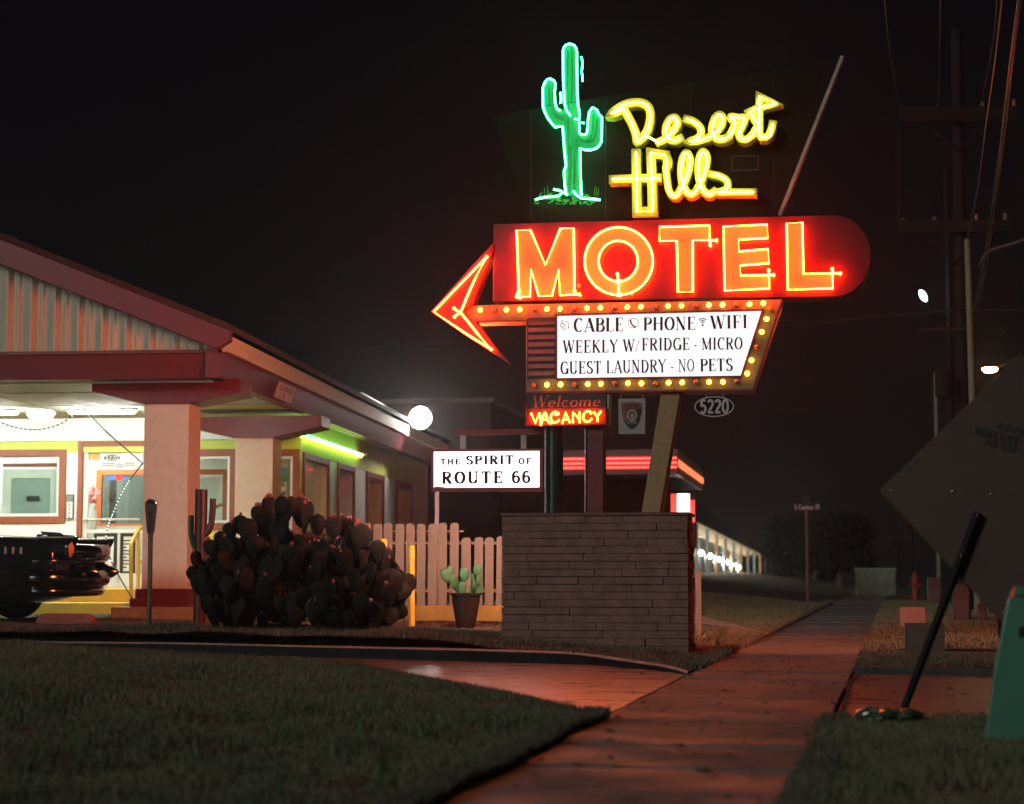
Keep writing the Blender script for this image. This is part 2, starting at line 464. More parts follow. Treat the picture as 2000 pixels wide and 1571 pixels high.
# ------------------------------------------------------------------ the big roadside sign
S = Fr(1170, 20.0, 10.0, 0.12)
M_red = mat('red_enamel', (.085, .0004, .003), 0.38, var=0.12, vscale=1.5, bump=0.04)
M_orange = mat('orange_letter_paint', (0.36, 0.215, 0.10), 0.45, var=0.12, vscale=3, bump=0.03)
M_black = mat('black_sheet_metal', (0.003, 0.003, 0.0035), 0.6, var=0.25, vscale=2, bump=0.05, spec=.12)
M_yellow = mat('yellow_letter_paint', (0.38, 0.41, 0.085), 0.45, var=0.08, bump=0.03)
M_green = mat('cactus_green_paint', (0.006, 0.10, 0.045), 0.5, var=0.35, vscale=5, bump=0.05, streak=True)
M_greend = mat('cactus_rib_paint', (0.003, 0.03, 0.012), 0.5)
M_tan = mat('tan_sign_metal', lin(140, 108, 78), 0.5, var=0.2, vscale=4, bump=0.08)
M_trim = mat('worn_trim_metal', lin(165, 155, 145), 0.4, metal=0.3, var=0.25)
M_darkr = mat('dark_red_paint', lin(110, 30, 32), 0.45, var=0.2, vscale=3)
M_dgreen = mat('dark_green_paint', lin(28, 52, 46), 0.3, var=0.2)
M_sand = mat('sandy_stucco', lin(172, 142, 102), 0.85, var=0.2, vscale=20, bump=0.6, bscale=120)
E_green = emis('green_neon', (0.03, 1.0, 0.30), 26)
E_yellow = emis('yellow_neon', (1.0, 0.80, 0.11), 15)
E_rneon = emis('red_orange_neon', (1.0, 0.055, 0.006), 118)
E_arrow = emis('red_neon', (1.0, 0.04, 0.005), 110)
E_rback = emis('red_orange_neon_rear', (1.0, 0.14, 0.04), 390)
E_wback = emis('lit_white_panel_rear', (1.0, .97, .92), 3.6)
E_yback = emis('yellow_neon_rear', (1.0, 0.72, 0.08), 26)
E_vac = emis('vacancy_neon', (1.0, 0.11, 0.006), 60)
E_white = emis('lit_white_panel', (0.93, 0.97, 1.0), 1.02, var=0.05, vscale=1.3)
E_bulb = emis('lit_yellow_bulb', (1.0, 0.62, 0.03), 14)
M_bulboff = mat('unlit_amber_bulb', (0.75, 0.28, 0.12), 0.15, var=0.1, bump=0)
M_ink = mat('black_vinyl', (0.012, 0.011, 0.011), 0.6)

sign = thing('neon_motel_sign', S, 'tall roadside neon sign with green cactus, yellow script, red arrow and bulb-framed letter board', 'neon sign')

def z1(x, y): return (800 + x / 3.928, 60 + y / 3.928)      # measured on enlargements of the photograph
def z2(x, y): return (1150 + x / 3.6364, 60 + y / 3.6364)
def z3(x, y): return (820 + x / 2.2222, 400 + y / 2.2222)
def z4(x, y): return (820 + x / 2.7027, 580 + y / 2.7027)
def z8(x, y): return (830 + x / 3.5088, 740 + y / 3.5088)
def z9(x, y): return (1020 + x / 11.111, 760 + y / 11.111)
def SU(zz, pts, w): return [S.uz(*zz(*p), w) for p in pts]
def SV(zz, pts, w): return [S.p(*zz(*p), w) for p in pts]
idp = lambda x, y: (x, y)

# black blade panel behind cactus and script
MB().prism(SU(idp, [(961, 226), (1648, 108), (1523, 424), (1031, 436)], -0.06), -0.06, 0.10).build('blade_panel', M_black, sign, bevel=0.006)
tr = MB(); tr.ribbon(SU(idp, [(1645, 110), (1522, 421)], -0.07), 0.035, -0.085, 0.11); tr.build('edge_trim', M_trim, sign)
for a, b in [((1037, 214), (1037, 428)), ((1183, 190), (1183, 430)), ((1511, 150), (1511, 420)), ((1349, 165), (1349, 424))]:
    MB().ribbon(SU(idp, [a, b], -0.06), 0.006, -0.064, -0.05).build('panel_seam', mat('seam_metal', (0.015, 0.013, 0.012), 0.5), sign)
hatch = MB(); a = S.uz(1428, 305, -0.06); b = S.uz(1482, 333, -0.06)
hatch.frame(a[0], b[0], b[1], a[1], 0.012, -0.068, -0.055); hatch.build('service_hatch', mat('hatch_trim', lin(58, 36, 28), 0.6), sign)

# cactus
outl = [(1195, 1262), (1185, 1080), (1200, 1040), (1185, 880), (1175, 735), (1115, 740), (1060, 670), (1025, 590), (1022, 440), (1050, 380), (1075, 368), (1110, 385), (1120, 410), (1112, 500), (1120, 570), (1150, 612), (1183, 605), (1182, 560), (1178, 150), (1200, 110), (1230, 100), (1265, 115), (1282, 150), (1290, 560), (1300, 640), (1303, 790), (1330, 800), (1360, 795), (1368, 700), (1380, 620), (1405, 590), (1440, 615), (1475, 670), (1472, 850), (1450, 890), (1400, 915), (1340, 915), (1308, 900), (1318, 1268)]
cac = MB().prism(SU(z1, outl, -0.10), -0.10, -0.062).build('cactus', M_green, sign)
rib = MB()
for line in [[(1215, 150), (1212, 400), (1218, 600), (1215, 800), (1222, 1050), (1215, 1240)], [(1245, 130), (1248, 350), (1240, 560)], [(1232, 880), (1238, 1060), (1228, 1240)], [(1268, 980), (1262, 1240)],
             [(1068, 400), (1072, 500), (1078, 580)], [(1095, 420), (1092, 540)], [(1095, 590), (1130, 665), (1190, 680)], [(1125, 640), (1160, 660), (1200, 640)], [(1410, 640), (1405, 740), (1385, 830), (1320, 850)], [(1440, 680), (1425, 800), (1390, 855), (1300, 830)], [(1030, 580), (1300, 542)]]:
    rib.ribbon(SU(z1, spline(line, 4), -0.10), 0.009, -0.1035, -0.098)
rib.build('painted_rib', M_greend, cac)
gr = MB(); rg = random.Random(3)
for i in range(46):
    x0 = rg.uniform(985, 1450); y0 = rg.uniform(1275, 1340); x1 = x0 + rg.uniform(-55, 55); y1 = y0 - rg.uniform(-10, 38)
    gr.ribbon(SU(z1, [(x0, y0), ((x0 + x1) / 2 + rg.uniform(-9, 9), (y0 + y1) / 2), (x1, y1)], -0.062), rg.uniform(.01, .022), -0.066 - 0.0003 * i, -0.055)
gm_ = mat('grass_paint', (0.03, 0.12, 0.02), 0.5, var=0.5, vscale=14); gr.build('painted_grass', gm_, sign)
for x0 in (1035, 1060, 1420, 1440, 1450):
    gr = MB(); gr.ribbon(SU(z1, [(x0, 1265), (x0 + rg.uniform(-12, 12), 1190 + rg.uniform(0, 20))], -0.062), 0.008, -0.066, -0.055); gr.build('painted_grass', gm_, sign)
nt_ = MB()
def neon(mb, zz, pts, w, r=0.0125, n=8, sp=0, closed=False):
    p = SV(zz, pts, w)
    if sp: p = spline([tuple(a) for a in p], sp, closed)
    mb.tube(p, r, n, closed)
for line in [[(1160, 735), (1115, 740), (1085, 705), (1060, 670), (1040, 630), (1025, 590), (1022, 440), (1035, 405), (1050, 380), (1075, 368), (1108, 385), (1120, 410), (1112, 460), (1113, 500), (1120, 570), (1133, 602), (1158, 615)],
             [(1235, 655), (1205, 615), (1190, 560), (1180, 400), (1178, 150), (1184, 130), (1200, 110), (1230, 101), (1262, 113), (1278, 138), (1283, 165), (1284, 300), (1290, 560), (1305, 640), (1300, 690), (1265, 675)],
             [(1340, 710), (1302, 705), (1303, 785), (1320, 800), (1355, 797), (1364, 770), (1368, 700), (1380, 620), (1405, 590), (1438, 610), (1448, 640), (1475, 665), (1472, 850), (1455, 885), (1430, 905), (1390, 916), (1340, 915), (1308, 900), (1310, 1100), (1318, 1265)],
             [(1118, 742), (1175, 735), (1185, 880), (1200, 1040), (1185, 1080), (1190, 1180), (1200, 1250)],
             [(1105, 1218), (1150, 1226), (1185, 1245), (1212, 1260)], [(965, 1298), (1010, 1284), (1060, 1276), (1140, 1270), (1165, 1250)], [(1255, 1232), (1285, 1265), (1312, 1285), (1380, 1290), (1462, 1299)]]:
    neon(nt_, z1, line, -0.165, 0.0105)
nt_.build('neon_tube', E_green, cac, smooth=True)
bk = MB(); neon(bk, z1, [(1158, 475), (1163, 520), (1158, 562)], 0.17, 0.013); bk.build('neon_tube', E_green, cac, smooth=True); bk = MB(); neon(bk, z1, [(1315, 200), (1326, 240), (1324, 290), (1317, 318), (1325, 335), (1326, 390)], 0.17, 0.009)
bk.build('neon_tube', E_green, cac, smooth=True)

# script lettering: raised yellow channel letters with tubes
SCR = {
 'D': [(18, 'c', [(245, 552), (300, 650), (335, 740), (340, 782), (352, 786), (395, 742), (425, 680), (437, 600), (425, 545), (390, 518), (345, 508), (275, 518), (215, 545), (168, 582), (165, 588), (200, 578), (240, 556)])],
 'e': [(17, 'c', [(495, 792), (545, 765), (600, 712), (630, 655), (612, 618), (578, 628), (553, 672), (546, 722), (562, 762), (608, 780), (650, 765)])],
 's': [(16, 'c', [(692, 628), (745, 645), (787, 682), (797, 725), (772, 765), (715, 786), (780, 782), (850, 758)])],
 'e2': [(17, 'c', [(850, 758), (900, 725), (940, 668), (950, 622), (928, 597), (898, 622), (877, 680), (880, 732), (908, 766), (950, 772), (990, 755)])],
 'r': [(16, 'c', [(990, 755), (1022, 705), (1040, 650), (1012, 628), (1012, 610), (1060, 618), (1108, 620), (1090, 672), (1066, 728), (1082, 768), (1125, 770), (1165, 735)])],
 't': [(16, 's', [(1165, 735), (1205, 670), (1140, 578), (1205, 548), (1335, 520), (1212, 466), (1210, 735), (1228, 758), (1258, 757), (1283, 738), (1300, 690), (1306, 660)])],
 'H': [(20, 's', [(335, 862), (338, 1050), (342, 1285), (452, 1283), (447, 1050), (441, 868), (545, 885)]), (18, 's', [(165, 1056), (335, 1050), (495, 1045)])],
 'i': [(15, 'c', [(548, 905), (552, 950), (546, 975), (556, 1060), (565, 1125), (590, 1168), (620, 1172), (645, 1140)])],
 'l': [(16, 'c', [(645, 1140), (685, 1060), (716, 965), (716, 900), (690, 868), (662, 920), (655, 1010), (668, 1095), (700, 1150), (730, 1162), (762, 1140)])],
 'l2': [(16, 'c', [(762, 1140), (802, 1060), (836, 950), (836, 885), (808, 860), (784, 910), (778, 1010), (795, 1100), (828, 1150), (860, 1162), (892, 1140)])],
 's2': [(15, 'c', [(872, 1020), (930, 1032), (978, 1062), (988, 1100), (965, 1132), (912, 1148), (1000, 1146), (1170, 1146)])],
}
for nm, strokes in SCR.items():
    lb = MB(); tb = MB()
    for k, (wdt, kind, pts) in enumerate(strokes):
        q = spline(pts, 5) if kind == 'c' else pts
        lb.ribbon(SU(z2, q, -0.27), wdt / 180 * 0.92, -0.27 - 0.002 * k, -0.07, ext=0.035)
        ends = [q[0], q[-1]]
        if kind == 'c':
            for e_ in ends:
                c = S.uz(*z2(*e_), -0.27); lb.prism(arc(c[0], c[1], wdt / 428, wdt / 428, 0, 342, 18), -0.2705 - 0.002 * k, -0.07)
        neon(tb, z2, q, -0.315, 0.0092)
    if nm == 'i':
        c = S.uz(*z2(567, 935), -0.27); lb.prism(arc(c[0], c[1], .04, .085, 0, 342, 18), -0.272, -0.07)
    L = lb.build('script_letter', M_yellow, sign)
    tb.build('neon_tube', E_yellow, L, smooth=True)
lk = MB(); neon(lk, z2, [(392, 742), (440, 765), (495, 793)], -0.315, 0.0105); lk.build('neon_tube', E_yellow, sign, smooth=True)

# MOTEL pill box
pill = [(318, 83), (1790, 44)] + [(1800 + 160 * math.sin(R(a)), 222 - 178 * math.cos(R(a))) for a in range(8, 180, 8)] + [(1790, 401), (316, 421)]
pb = MB().prism(SU(z3, pill, -0.2), -0.2, 0.2).build('letter_box', M_red, sign, bevel=0.008)
def letter(poly=None, ring=None, tubes=(), closed=True):
    lb = MB()
    if poly: lb.prism(SU(z3, poly, -0.225), -0.225, -0.198)
    if ring: lb.ring(SU(z3, ring[0], -0.225), SU(z3, ring[1], -0.225), -0.225, -0.198)
    L = lb.build('block_letter', M_orange, sign)
    tb = MB()
    for t in tubes:
        neon(tb, z3, t, -0.285, 0.0098)
        for e_ in (t[0], t[-1]):
            tb.ball(S.p(*z3(*e_), -0.285), 0.017, n=8, m=6)
            q = S.p(*z3(*e_), -0.285); tb.tube([q, (q.x, -0.2, q.z)], 0.009, 6)
    tb.build('neon_tube', E_rneon, L, smooth=True)
m_ = [(420, 112), (480, 110), (545, 262), (610, 103), (668, 103), (672, 392), (608, 395), (603, 282), (574, 395), (515, 397), (482, 280), (478, 398), (420, 402)]
letter(m_, tubes=[[(430, 372), (416, 402)] + [(420, 404), (478, 399), (482, 280), (515, 397), (574, 395)][0:1] + [(430, 401), (420, 112), (480, 110), (545, 262), (610, 103), (668, 103), (671, 375)],
                  [(430, 402), (478, 399), (482, 280), (516, 397), (574, 395), (603, 282), (608, 394), (692, 389)]])
letter(ring=(arc(863, 245, 148, 147, 0, 355, 71), arc(861, 245, 85, 88, 0, 355, 71)), tubes=[arc(863, 245, 148, 147, -268, 88, 60), arc(861, 245, 85, 88, -266, 86, 40), [(857, 300), (862, 330), (863, 388)]])
t_ = [(1040, 97), (1257, 90), (1258, 153), (1185, 155), (1185, 378), (1120, 380), (1115, 157), (1040, 158)]
letter(t_, tubes=[[(1260, 175), (1257, 90), (1040, 97), (1040, 158), (1115, 157), (1120, 380), (1185, 378), (1185, 155), (1287, 154)]])
e_l = [(1318, 95), (1508, 86), (1510, 145), (1383, 152), (1385, 203), (1512, 192), (1515, 255), (1390, 264), (1392, 307), (1515, 305), (1518, 365), (1322, 373)]
letter(e_l, tubes=[[(1514, 284), (1518, 364), (1322, 373), (1318, 95), (1508, 86), (1510, 145), (1383, 152), (1385, 203), (1512, 192), (1515, 255), (1390, 264), (1392, 307), (1535, 305)]])
l_l = [(1592, 82), (1660, 77), (1665, 300), (1793, 299), (1793, 363), (1597, 370)]
letter(l_l, tubes=[[(1790, 278), (1793, 363), (1597, 370), (1592, 82), (1660, 77), (1665, 300), (1825, 297)]])
for (x, y) in [(692, 352), (922, 390)]:
    rv = MB(); q = S.p(*z3(x, y), -0.205); rv.lathe([(.0, -.03), (.02, -.03), (.024, 0), (.024, .01)], q, 10, 'y'); rv.build('tube_holder', M_orange, sign)

# arrow
arw = [(45, 465), (316, 166), (312, 215), (232, 430), (192, 458), (200, 480), (245, 508), (387, 692), (330, 655)]
ar = MB().prism(SU(z3, arw, -0.24), -0.24, -0.02).build('arrow', mat('arrow_red_paint', (.14,.004,.003), 0.4, var=0.1), sign, bevel=0.006)
tb = MB(); neon(tb, z3, [(148, 450), (165, 463), (180, 460), (200, 410), (235, 330), (290, 226), (60, 465), (200, 560), (310, 628), (250, 560), (195, 490), (178, 470), (165, 474), (150, 487)], -0.30, 0.0115)
for p in ((148, 450), (150, 487), (290, 226), (310, 628)): tb.ball(S.p(*z3(*p), -0.30), 0.018, n=8, m=6)
tb.build('neon_tube', E_arrow, ar, smooth=True)

# bulb-framed reader board
cab = [(906, 597), (1528, 585), (1470, 764), (1027, 768), (1027, 627), (906, 629)]
cb = MB().prism(SU(idp, cab, -0.19), -0.19, 0.19).build('reader_cabinet', M_tan, sign, bevel=0.006)
ed = MB()
ed.ribbon(SU(idp, [(1527, 587), (1471, 762)], -0.19), 0.02, -0.215, -0.18); ed.ribbon(SU(idp, [(1028, 767), (1471, 762.5)], -0.19), 0.02, -0.2155, -0.18)
ed.ribbon(SU(idp, [(1087, 741), (1448, 736), (1490, 606), (1087, 616), (1087, 741)], -0.19), 0.02, -0.214, -0.18); ed.ribbon(SU(idp, [(906, 629), (1087, 626)], -0.19), 0.016, -0.21, -0.18)
ed.build('cabinet_trim', M_darkr, cb)
mp_ = SU(idp, [(1087, 617), (1488, 607), (1446, 735), (1088, 740)], -0.19)
board = MB().prism(mp_, -0.196, -0.15).build('letter_board', E_white, sign)
sl = MB()
for i in range(8):
    y0 = 627 + i * 14.2
    sl.prism(SU(idp, [(1032, y0), (1084, y0 - 1), (1084, y0 + 7), (1032, y0 + 8)], -0.19), -0.205, -0.18)
sl.build('slat', mat('faded_slat_paint', lin(150, 100, 92), 0.5, var=0.15), sign)
MB().prism(SU(idp, [(1030, 622), (1085, 620), (1085, 740), (1030, 741)], -0.19), -0.1955, -0.17).build('slat_backing', mat('slat_backing_paint', (0.025, 0.016, 0.015), 0.6), sign)
def line4(s, x0, y0, x1, y1, H, **k):
    tx = MB(); text(tx, s, S.uz(*z4(x0, y0), -0.196), S.uz(*z4(x1, y1), -0.196), H / 2.7027 / 180 * 0.985, -0.199, -0.19, **k); tx.build('lettering', M_ink, board)
line4('CABLE', 812, 186, 1076, 182, 74, thick=0.199, thin=.05)
line4('PHONE', 1180, 178, 1456, 174, 70, thick=0.191, thin=.05)
line4('WIFI', 1536, 170, 1730, 165, 70, thick=0.199, thin=.05)
line4('WEEKLY', 757, 297, 1045, 293, 68, thick=0.155, thin=.06, gap=.1)
line4('W', 1074, 290, 1133, 289, 66, thick=0.155, thin=.06)
line4('FRIDGE', 1172, 284, 1425, 281, 66, thick=0.155, thin=.06)
line4('.', 1436, 284, 1475, 283, 60, thick=0.103)
line4('MICRO', 1488, 280, 1704, 277, 64, thick=0.155, thin=.06)
line4('GUEST', 742, 409, 958, 405, 68, thick=0.155, thin=.06)
line4('LAUNDRY', 985, 404, 1300, 398, 68, thick=0.140, thin=.06)
line4('.', 1312, 400, 1352, 399, 60, thick=0.103)
line4('NO', 1366, 396, 1450, 394, 66, thick=0.103, thin=.06)
line4('PETS', 1480, 394, 1652, 391, 66, thick=0.184, thin=.06)
lt = MB()
def sub4(pts, wpx, sp=0):
    q = spline(pts, sp) if sp else pts
    lt.ribbon(SU(z4, q, -0.196), wpx / 2.7 / 180, -0.199, -0.19)
sub4([(1138, 292), (1158, 226)], 3)
sub4(arc(1127, 139, 27, 25, 0, 360, 28), 3); sub4([(1112, 122), (1116, 140), (1128, 155), (1140, 158)], 9, 4)
sub4([(750, 128), (750, 140)], 4); sub4([(744, 142), (762, 142), (762, 156), (752, 162), (744, 156), (744, 142)], 4); sub4([(753, 162), (756, 172), (768, 172), (772, 150), (772, 132), (780, 132), (786, 145), (786, 165)], 3, 3); sub4([(745, 128), (760, 126)], 3); sub4([(782, 160), (788, 166)], 5)
lt.build('symbol', mat('grey_print', (0.18, 0.18, 0.18), 0.6), board)
wf_ = MB()
for r_ in (10, 20, 31):
    wf_.ribbon(SU(z4, [(1493 + r_ * 0.95 * math.sin(R(a)), 146 - r_ * math.cos(R(a))) for a in range(-42, 43, 7)], -0.196), 0.011, -0.199, -0.19)
c = S.uz(*z4(1493, 150), -0.196); wf_.prism(arc(c[0], c[1], .011, .013, 0, 330, 12), -0.199, -0.19)
wf_.build('symbol', M_ink, board)
BU = [(318, 69, 1), (388, 68, 0), (457, 68, 1), (527, 67, 1), (602, 66, 0), (671, 64, 1), (739, 63, 1), (814, 61, 0), (882, 59, 1), (953, 57, 1), (1025, 56, 0), (1095, 54, 1), (1167, 52, 1), (1239, 50, 0), (1310, 49, 1), (1381, 47, 1), (1453, 46, 0), (1525, 44, 1), (1598, 42, 1), (1668, 41, 0), (1740, 39, 1), (1813, 34, 1),
      (1850, 62, 0), (1830, 117, 1), (1805, 185, 1), (1776, 265, 0), (1751, 335, 1), (1728, 405, 1),
      (1670, 446, 0), (1600, 449, 1), (1527, 449, 1), (1457, 450, 0), (1385, 452, 1), (1313, 453, 1), (1242, 459, 0), (1170, 457, 1), (1098, 456, 1), (1027, 457, 0), (956, 459, 1), (886, 461, 1), (815, 463, 0), (743, 463, 1), (671, 464, 1), (600, 466, 0)]
bulb_on = MB().ball((0, 0, 0), 0.027, n=10, m=8); bulb_off = MB().ball((0, 0, 0), 0.025, n=10, m=8)
sock = MB().lathe([(0.0, .05), (.022, .05), (.024, .012), (.0, .012)], (0, 0, 0), 10, 'y')
proto = {}
for (x, y, on) in BU:
    q = S.p(*z4(x, y), -0.225)
    if on not in proto:
        o = (bulb_on if on else bulb_off).build('bulb', E_bulb if on else M_bulboff, sign, smooth=True); proto[on] = o
        sk = sock.build('socket', M_tan, o, smooth=True); proto[('s', on)] = sk
        o.location = q; o['label'] = 'lit yellow bulb' if on else 'unlit amber bulb'
    else:
        o = proto[on].copy(); COL.objects.link(o); o.parent = sign; o.location = q
        sk = proto[('s', on)].copy(); COL.objects.link(sk); sk.parent = o

# the sign is double sided: unseen rear tubes, letters and board, made brighter to light the motel
def back_copy(o, flip_u=None, par=None, mid=0.0):
    me = o.data.copy()
    for v in me.vertices:
        if flip_u is None: v.co.y = mid - v.co.y
        else: v.co.x = flip_u - v.co.x; v.co.y = -v.co.y
    if flip_u is None: me.flip_normals()
    if me.materials[0] == E_rneon or me.materials[0] == E_arrow: me.materials[0] = E_rback
    if me.materials[0] == E_white: me.materials[0] = E_wback
    if me.materials[0] == E_yellow: me.materials[0] = E_yback
    c = o.copy(); c.data = me; COL.objects.link(c); c.parent = par or sign; c.modifiers.clear()
    if o.location.length > 1e-6: c.location = (o.location.x, -o.location.y, o.location.z)
    return c
c_motel = S.uz(*z3(1105, 240), 0)[0] * 2; c_scr = S.uz(*z2(740, 800), 0)[0] * 2
for o in list(sign.children):
    k = o.name.split('.')[0]
    if k in ('block_letter', 'script_letter'):
        p2 = back_copy(o, c_motel if k == 'block_letter' else c_scr)
        for ch_ in list(o.children): back_copy(ch_, c_motel if k == 'block_letter' else c_scr, p2)
    elif k == 'letter_board': back_copy(o)
for ch_ in list(ar.children): back_copy(ch_, None, ar, -.26)
# posts
def post_box(x0, x1, ytop, ybot, m, nm, w0=-.12, w1=.12):
    a = S.uz(x0, ytop, w0); b = S.uz(x1, ytop, w0); c = S.uz(x0, ybot, w0)
    return MB().box(a[0], b[0], w0, w1, c[1] - .15, a[1] - 0.004).build(nm, m, sign, bevel=0.008)
post_box(1142, 1178, 766, 1003, M_darkr, 'square_post')
a = S.uz(1082.5, 770, 0); MB().tube([(a[0], 0, S.uz(1082, 1003, 0)[1] - .15), (a[0], 0, a[1])], 0.098, 24).build('round_post', M_dgreen, sign, smooth=True)
MB().prism(SU(idp, [(1291.5, 766), (1329, 766), (1289, 1003), (1252.5, 1003)], -0.15), -0.15, 0.2).build('slanted_pylon', M_sand, sign, bevel=0.01)
for x in (1065, 1143):
    c0 = MB().tube([S.p(x, 838, -.14), S.p(x + .5, 920, -.14), S.p(x - .5, 1003, -.14)], 0.008, 6); c0.build('conduit', mat('galvanised_steel', (0.5, 0.52, 0.52), 0.35, metal=0.7, var=0.3, vscale=30), sign, smooth=True)

# welcome / vacancy box hung under the cabinet
vac = thing('vacancy_sign', S.sub((*S.uz(1106, 831, 0)[:1], -.05, S.uz(1106, 831, 0)[1])), 'small red neon vacancy box with dark welcome panel, fixed under the letter board', 'sign')
vo = vac.location.copy()
VS = S.sub((*S.uz(1106, 831, 0)[:1], -.05, S.uz(1106, 831, 0)[1]))
def VU(zz, pts, w): return [VS.uz(*zz(*p), w) for p in pts]
MB().prism(VU(z9, [(108, 90), (1815, 75), (1815, 415), (108, 428)], -0.16), -0.16, 0.1).build('welcome_panel', mat('welcome_black', (0.012, 0.01, 0.011), 0.5), vac)
wt = MB(); text(wt, 'Welcome', VS.uz(*z9(205, 398), -0.16), VS.uz(*z9(1690, 372), -0.16), 245 / 11.11 / 180, -0.166, -0.155, thick=.17, thin=.05, slant=.22, gap=.06)
wt.build('lettering', mat('faded_red_letter', lin(150, 98, 88), 0.6), vac)
MB().prism(VU(z9, [(95, 432), (1818, 418), (1815, 768), (92, 795)], -0.16), -0.16, 0.1).build('vacancy_panel', mat('vacancy_red', (.12,.006,.005), 0.45, var=0.1), vac)
vf = MB(); q0 = VU(z9, [(92, 300), (92, 797), (1822, 770), (1822, 410)], -0.16); vf.ribbon(q0, 0.012, -0.19, -0.15); vf.build('panel_trim', M_darkr, vac)
q = VU(z9, [(1828, 110), (1885, 110), (1885, 790), (1835, 790)], -0.14); MB().prism(q, -0.14, 0.08).build('end_cover', M_trim, vac)
VN = [[(190, 525), (285, 745), (372, 520)], [(372, 520), (395, 640), (392, 745), (405, 770), (490, 505), (575, 730), (690, 715)], [(450, 665), (540, 660)],
      [(795, 545), (760, 510), (700, 500), (645, 540), (618, 610), (640, 690), (710, 725), (770, 700), (805, 660)], [(700, 560), (790, 555)],
      [(862, 755), (940, 500), (1035, 735)], [(890, 660), (995, 655)],
      [(1100, 735), (1098, 495), (1240, 665)], [(1248, 735), (1245, 490)],
      [(1500, 545), (1460, 490), (1400, 485), (1345, 530), (1322, 600), (1345, 680), (1405, 712), (1465, 690), (1512, 635)],
      [(1545, 490), (1628, 600), (1632, 710)], [(1628, 600), (1708, 478)]]
vn = MB()
for t in VN:
    p = [VS.p(*z9(*a_), -0.195) for a_ in t]
    if len(t) > 6: p = spline([tuple(v) for v in p], 4)
    vn.tube(p, 0.0095, 8)
vn.build('neon_tube', E_vac, vac, smooth=True)

# emblem plate and house number, hung from the cabinet
em = S.sub((S.uz(1234, 848, -.17)[0], -.17, S.uz(1234, 848, -.17)[1]))
eo = thing('emblem_plate', em, 'white rectangular plate with a two-tone payment-card shield, hanging right of the red post', 'sign')
def EU(pts, w): return [em.uz(*z8(*p), w) for p in pts]
MB().prism(EU([(1325, 137), (1510, 135), (1508, 378), (1326, 379)], 0), 0, 0.02).build('plate', mat('dull_white_plate', lin(160, 150, 144), 0.5, var=0.12), eo)
sh = [(1345, 165), (1418, 158), (1486, 165), (1484, 230), (1470, 295), (1446, 330), (1418, 348), (1388, 330), (1362, 292), (1348, 230)]
MB().prism(EU(sh, -.004), -.004, .004).build('shield', mat('shield_red', lin(120, 72, 60), 0.5), eo)
MB().prism(EU([(1486, 190), (1484, 230), (1470, 295), (1446, 330), (1418, 348), (1388, 330), (1366, 298)], -.007), -.007, .003).build('shield_half', M_ink, eo)
et = MB()
text(et, 'AMERICAN', em.uz(*z8(1366, 192), -.007), em.uz(*z8(1468, 190), -.007), 15 / 3.5 / 180, -.009, 0, serif=False, thick=.16)
text(et, 'EXPRESS', em.uz(*z8(1370, 215), -.007), em.uz(*z8(1462, 213), -.007), 15 / 3.5 / 180, -.009, 0, serif=False, thick=.16)
et.build('lettering', M_ink, eo)
et = MB(); text(et, 'CARDS', em.uz(*z8(1384, 308), -.009), em.uz(*z8(1450, 307), -.009), 18 / 3.5 / 180, -.012, 0, serif=False, thick=.16)
et.build('lettering', mat('pale_print', lin(170, 150, 140), 0.6), eo); et = MB(); c = em.uz(*z8(1418, 250), -.009); et.ring(arc(c[0], c[1], .055, .065, 0, 345, 23), arc(c[0], c[1], .035, .045, 0, 345, 23), -.013, 0); et.prism(arc(c[0] + .005, c[1] - .01, .018, .03, 0, 330, 11), -.013, 0)
et.build('emblem_head', mat('pale_print', lin(170, 150, 140), 0.6), eo)
hg = MB()
for x in (1345, 1490): hg.tube([em.p(*z8(x, 140), .03), em.p(*z8(x, 80), .03)], .006, 6)
hg.build('hanger', M_trim, eo)
hn = S.sub((S.uz(1395, 815, -.17)[0], -.17, S.uz(1395, 815, -.17)[1]))
ho = thing('house_number_plaque', hn, 'black oval plaque with white border reading 5220, below the right end of the letter board', 'sign')
c = hn.uz(1395, 794.5, 0); rx, ry = 38.5 / 180, 20.5 / 180
MB().prism(arc(c[0], c[1], rx, ry, 0, 354, 59), 0, .02).build('plaque', mat('plaque_black', (.006, .006, .006), 0.6, spec=.1), ho)
MB().ring(arc(c[0], c[1], rx * .985, ry * .97, 0, 354, 59), arc(c[0], c[1], rx * .93, ry * .87, 0, 354, 59), -.003, .002).build('border', mat('number_white', lin(196, 188, 182), 0.5), ho)
dg = MB(); text(dg, '5220', hn.uz(1367, 808, 0), hn.uz(1423, 807, 0), 26 / 180, -.004, .002, serif=False, thick=.17, slant=.02); dg.build('digits', mat('number_white', lin(196, 188, 182), 0.5), ho)
hg = MB(); hg.tube([hn.p(1380, 777, .03), hn.p(1380, 765, .03)], .007, 6); hg.tube([hn.p(1412, 777, .03), hn.p(1412, 763, .03)], .007, 6); hg.build('hanger', M_trim, ho)

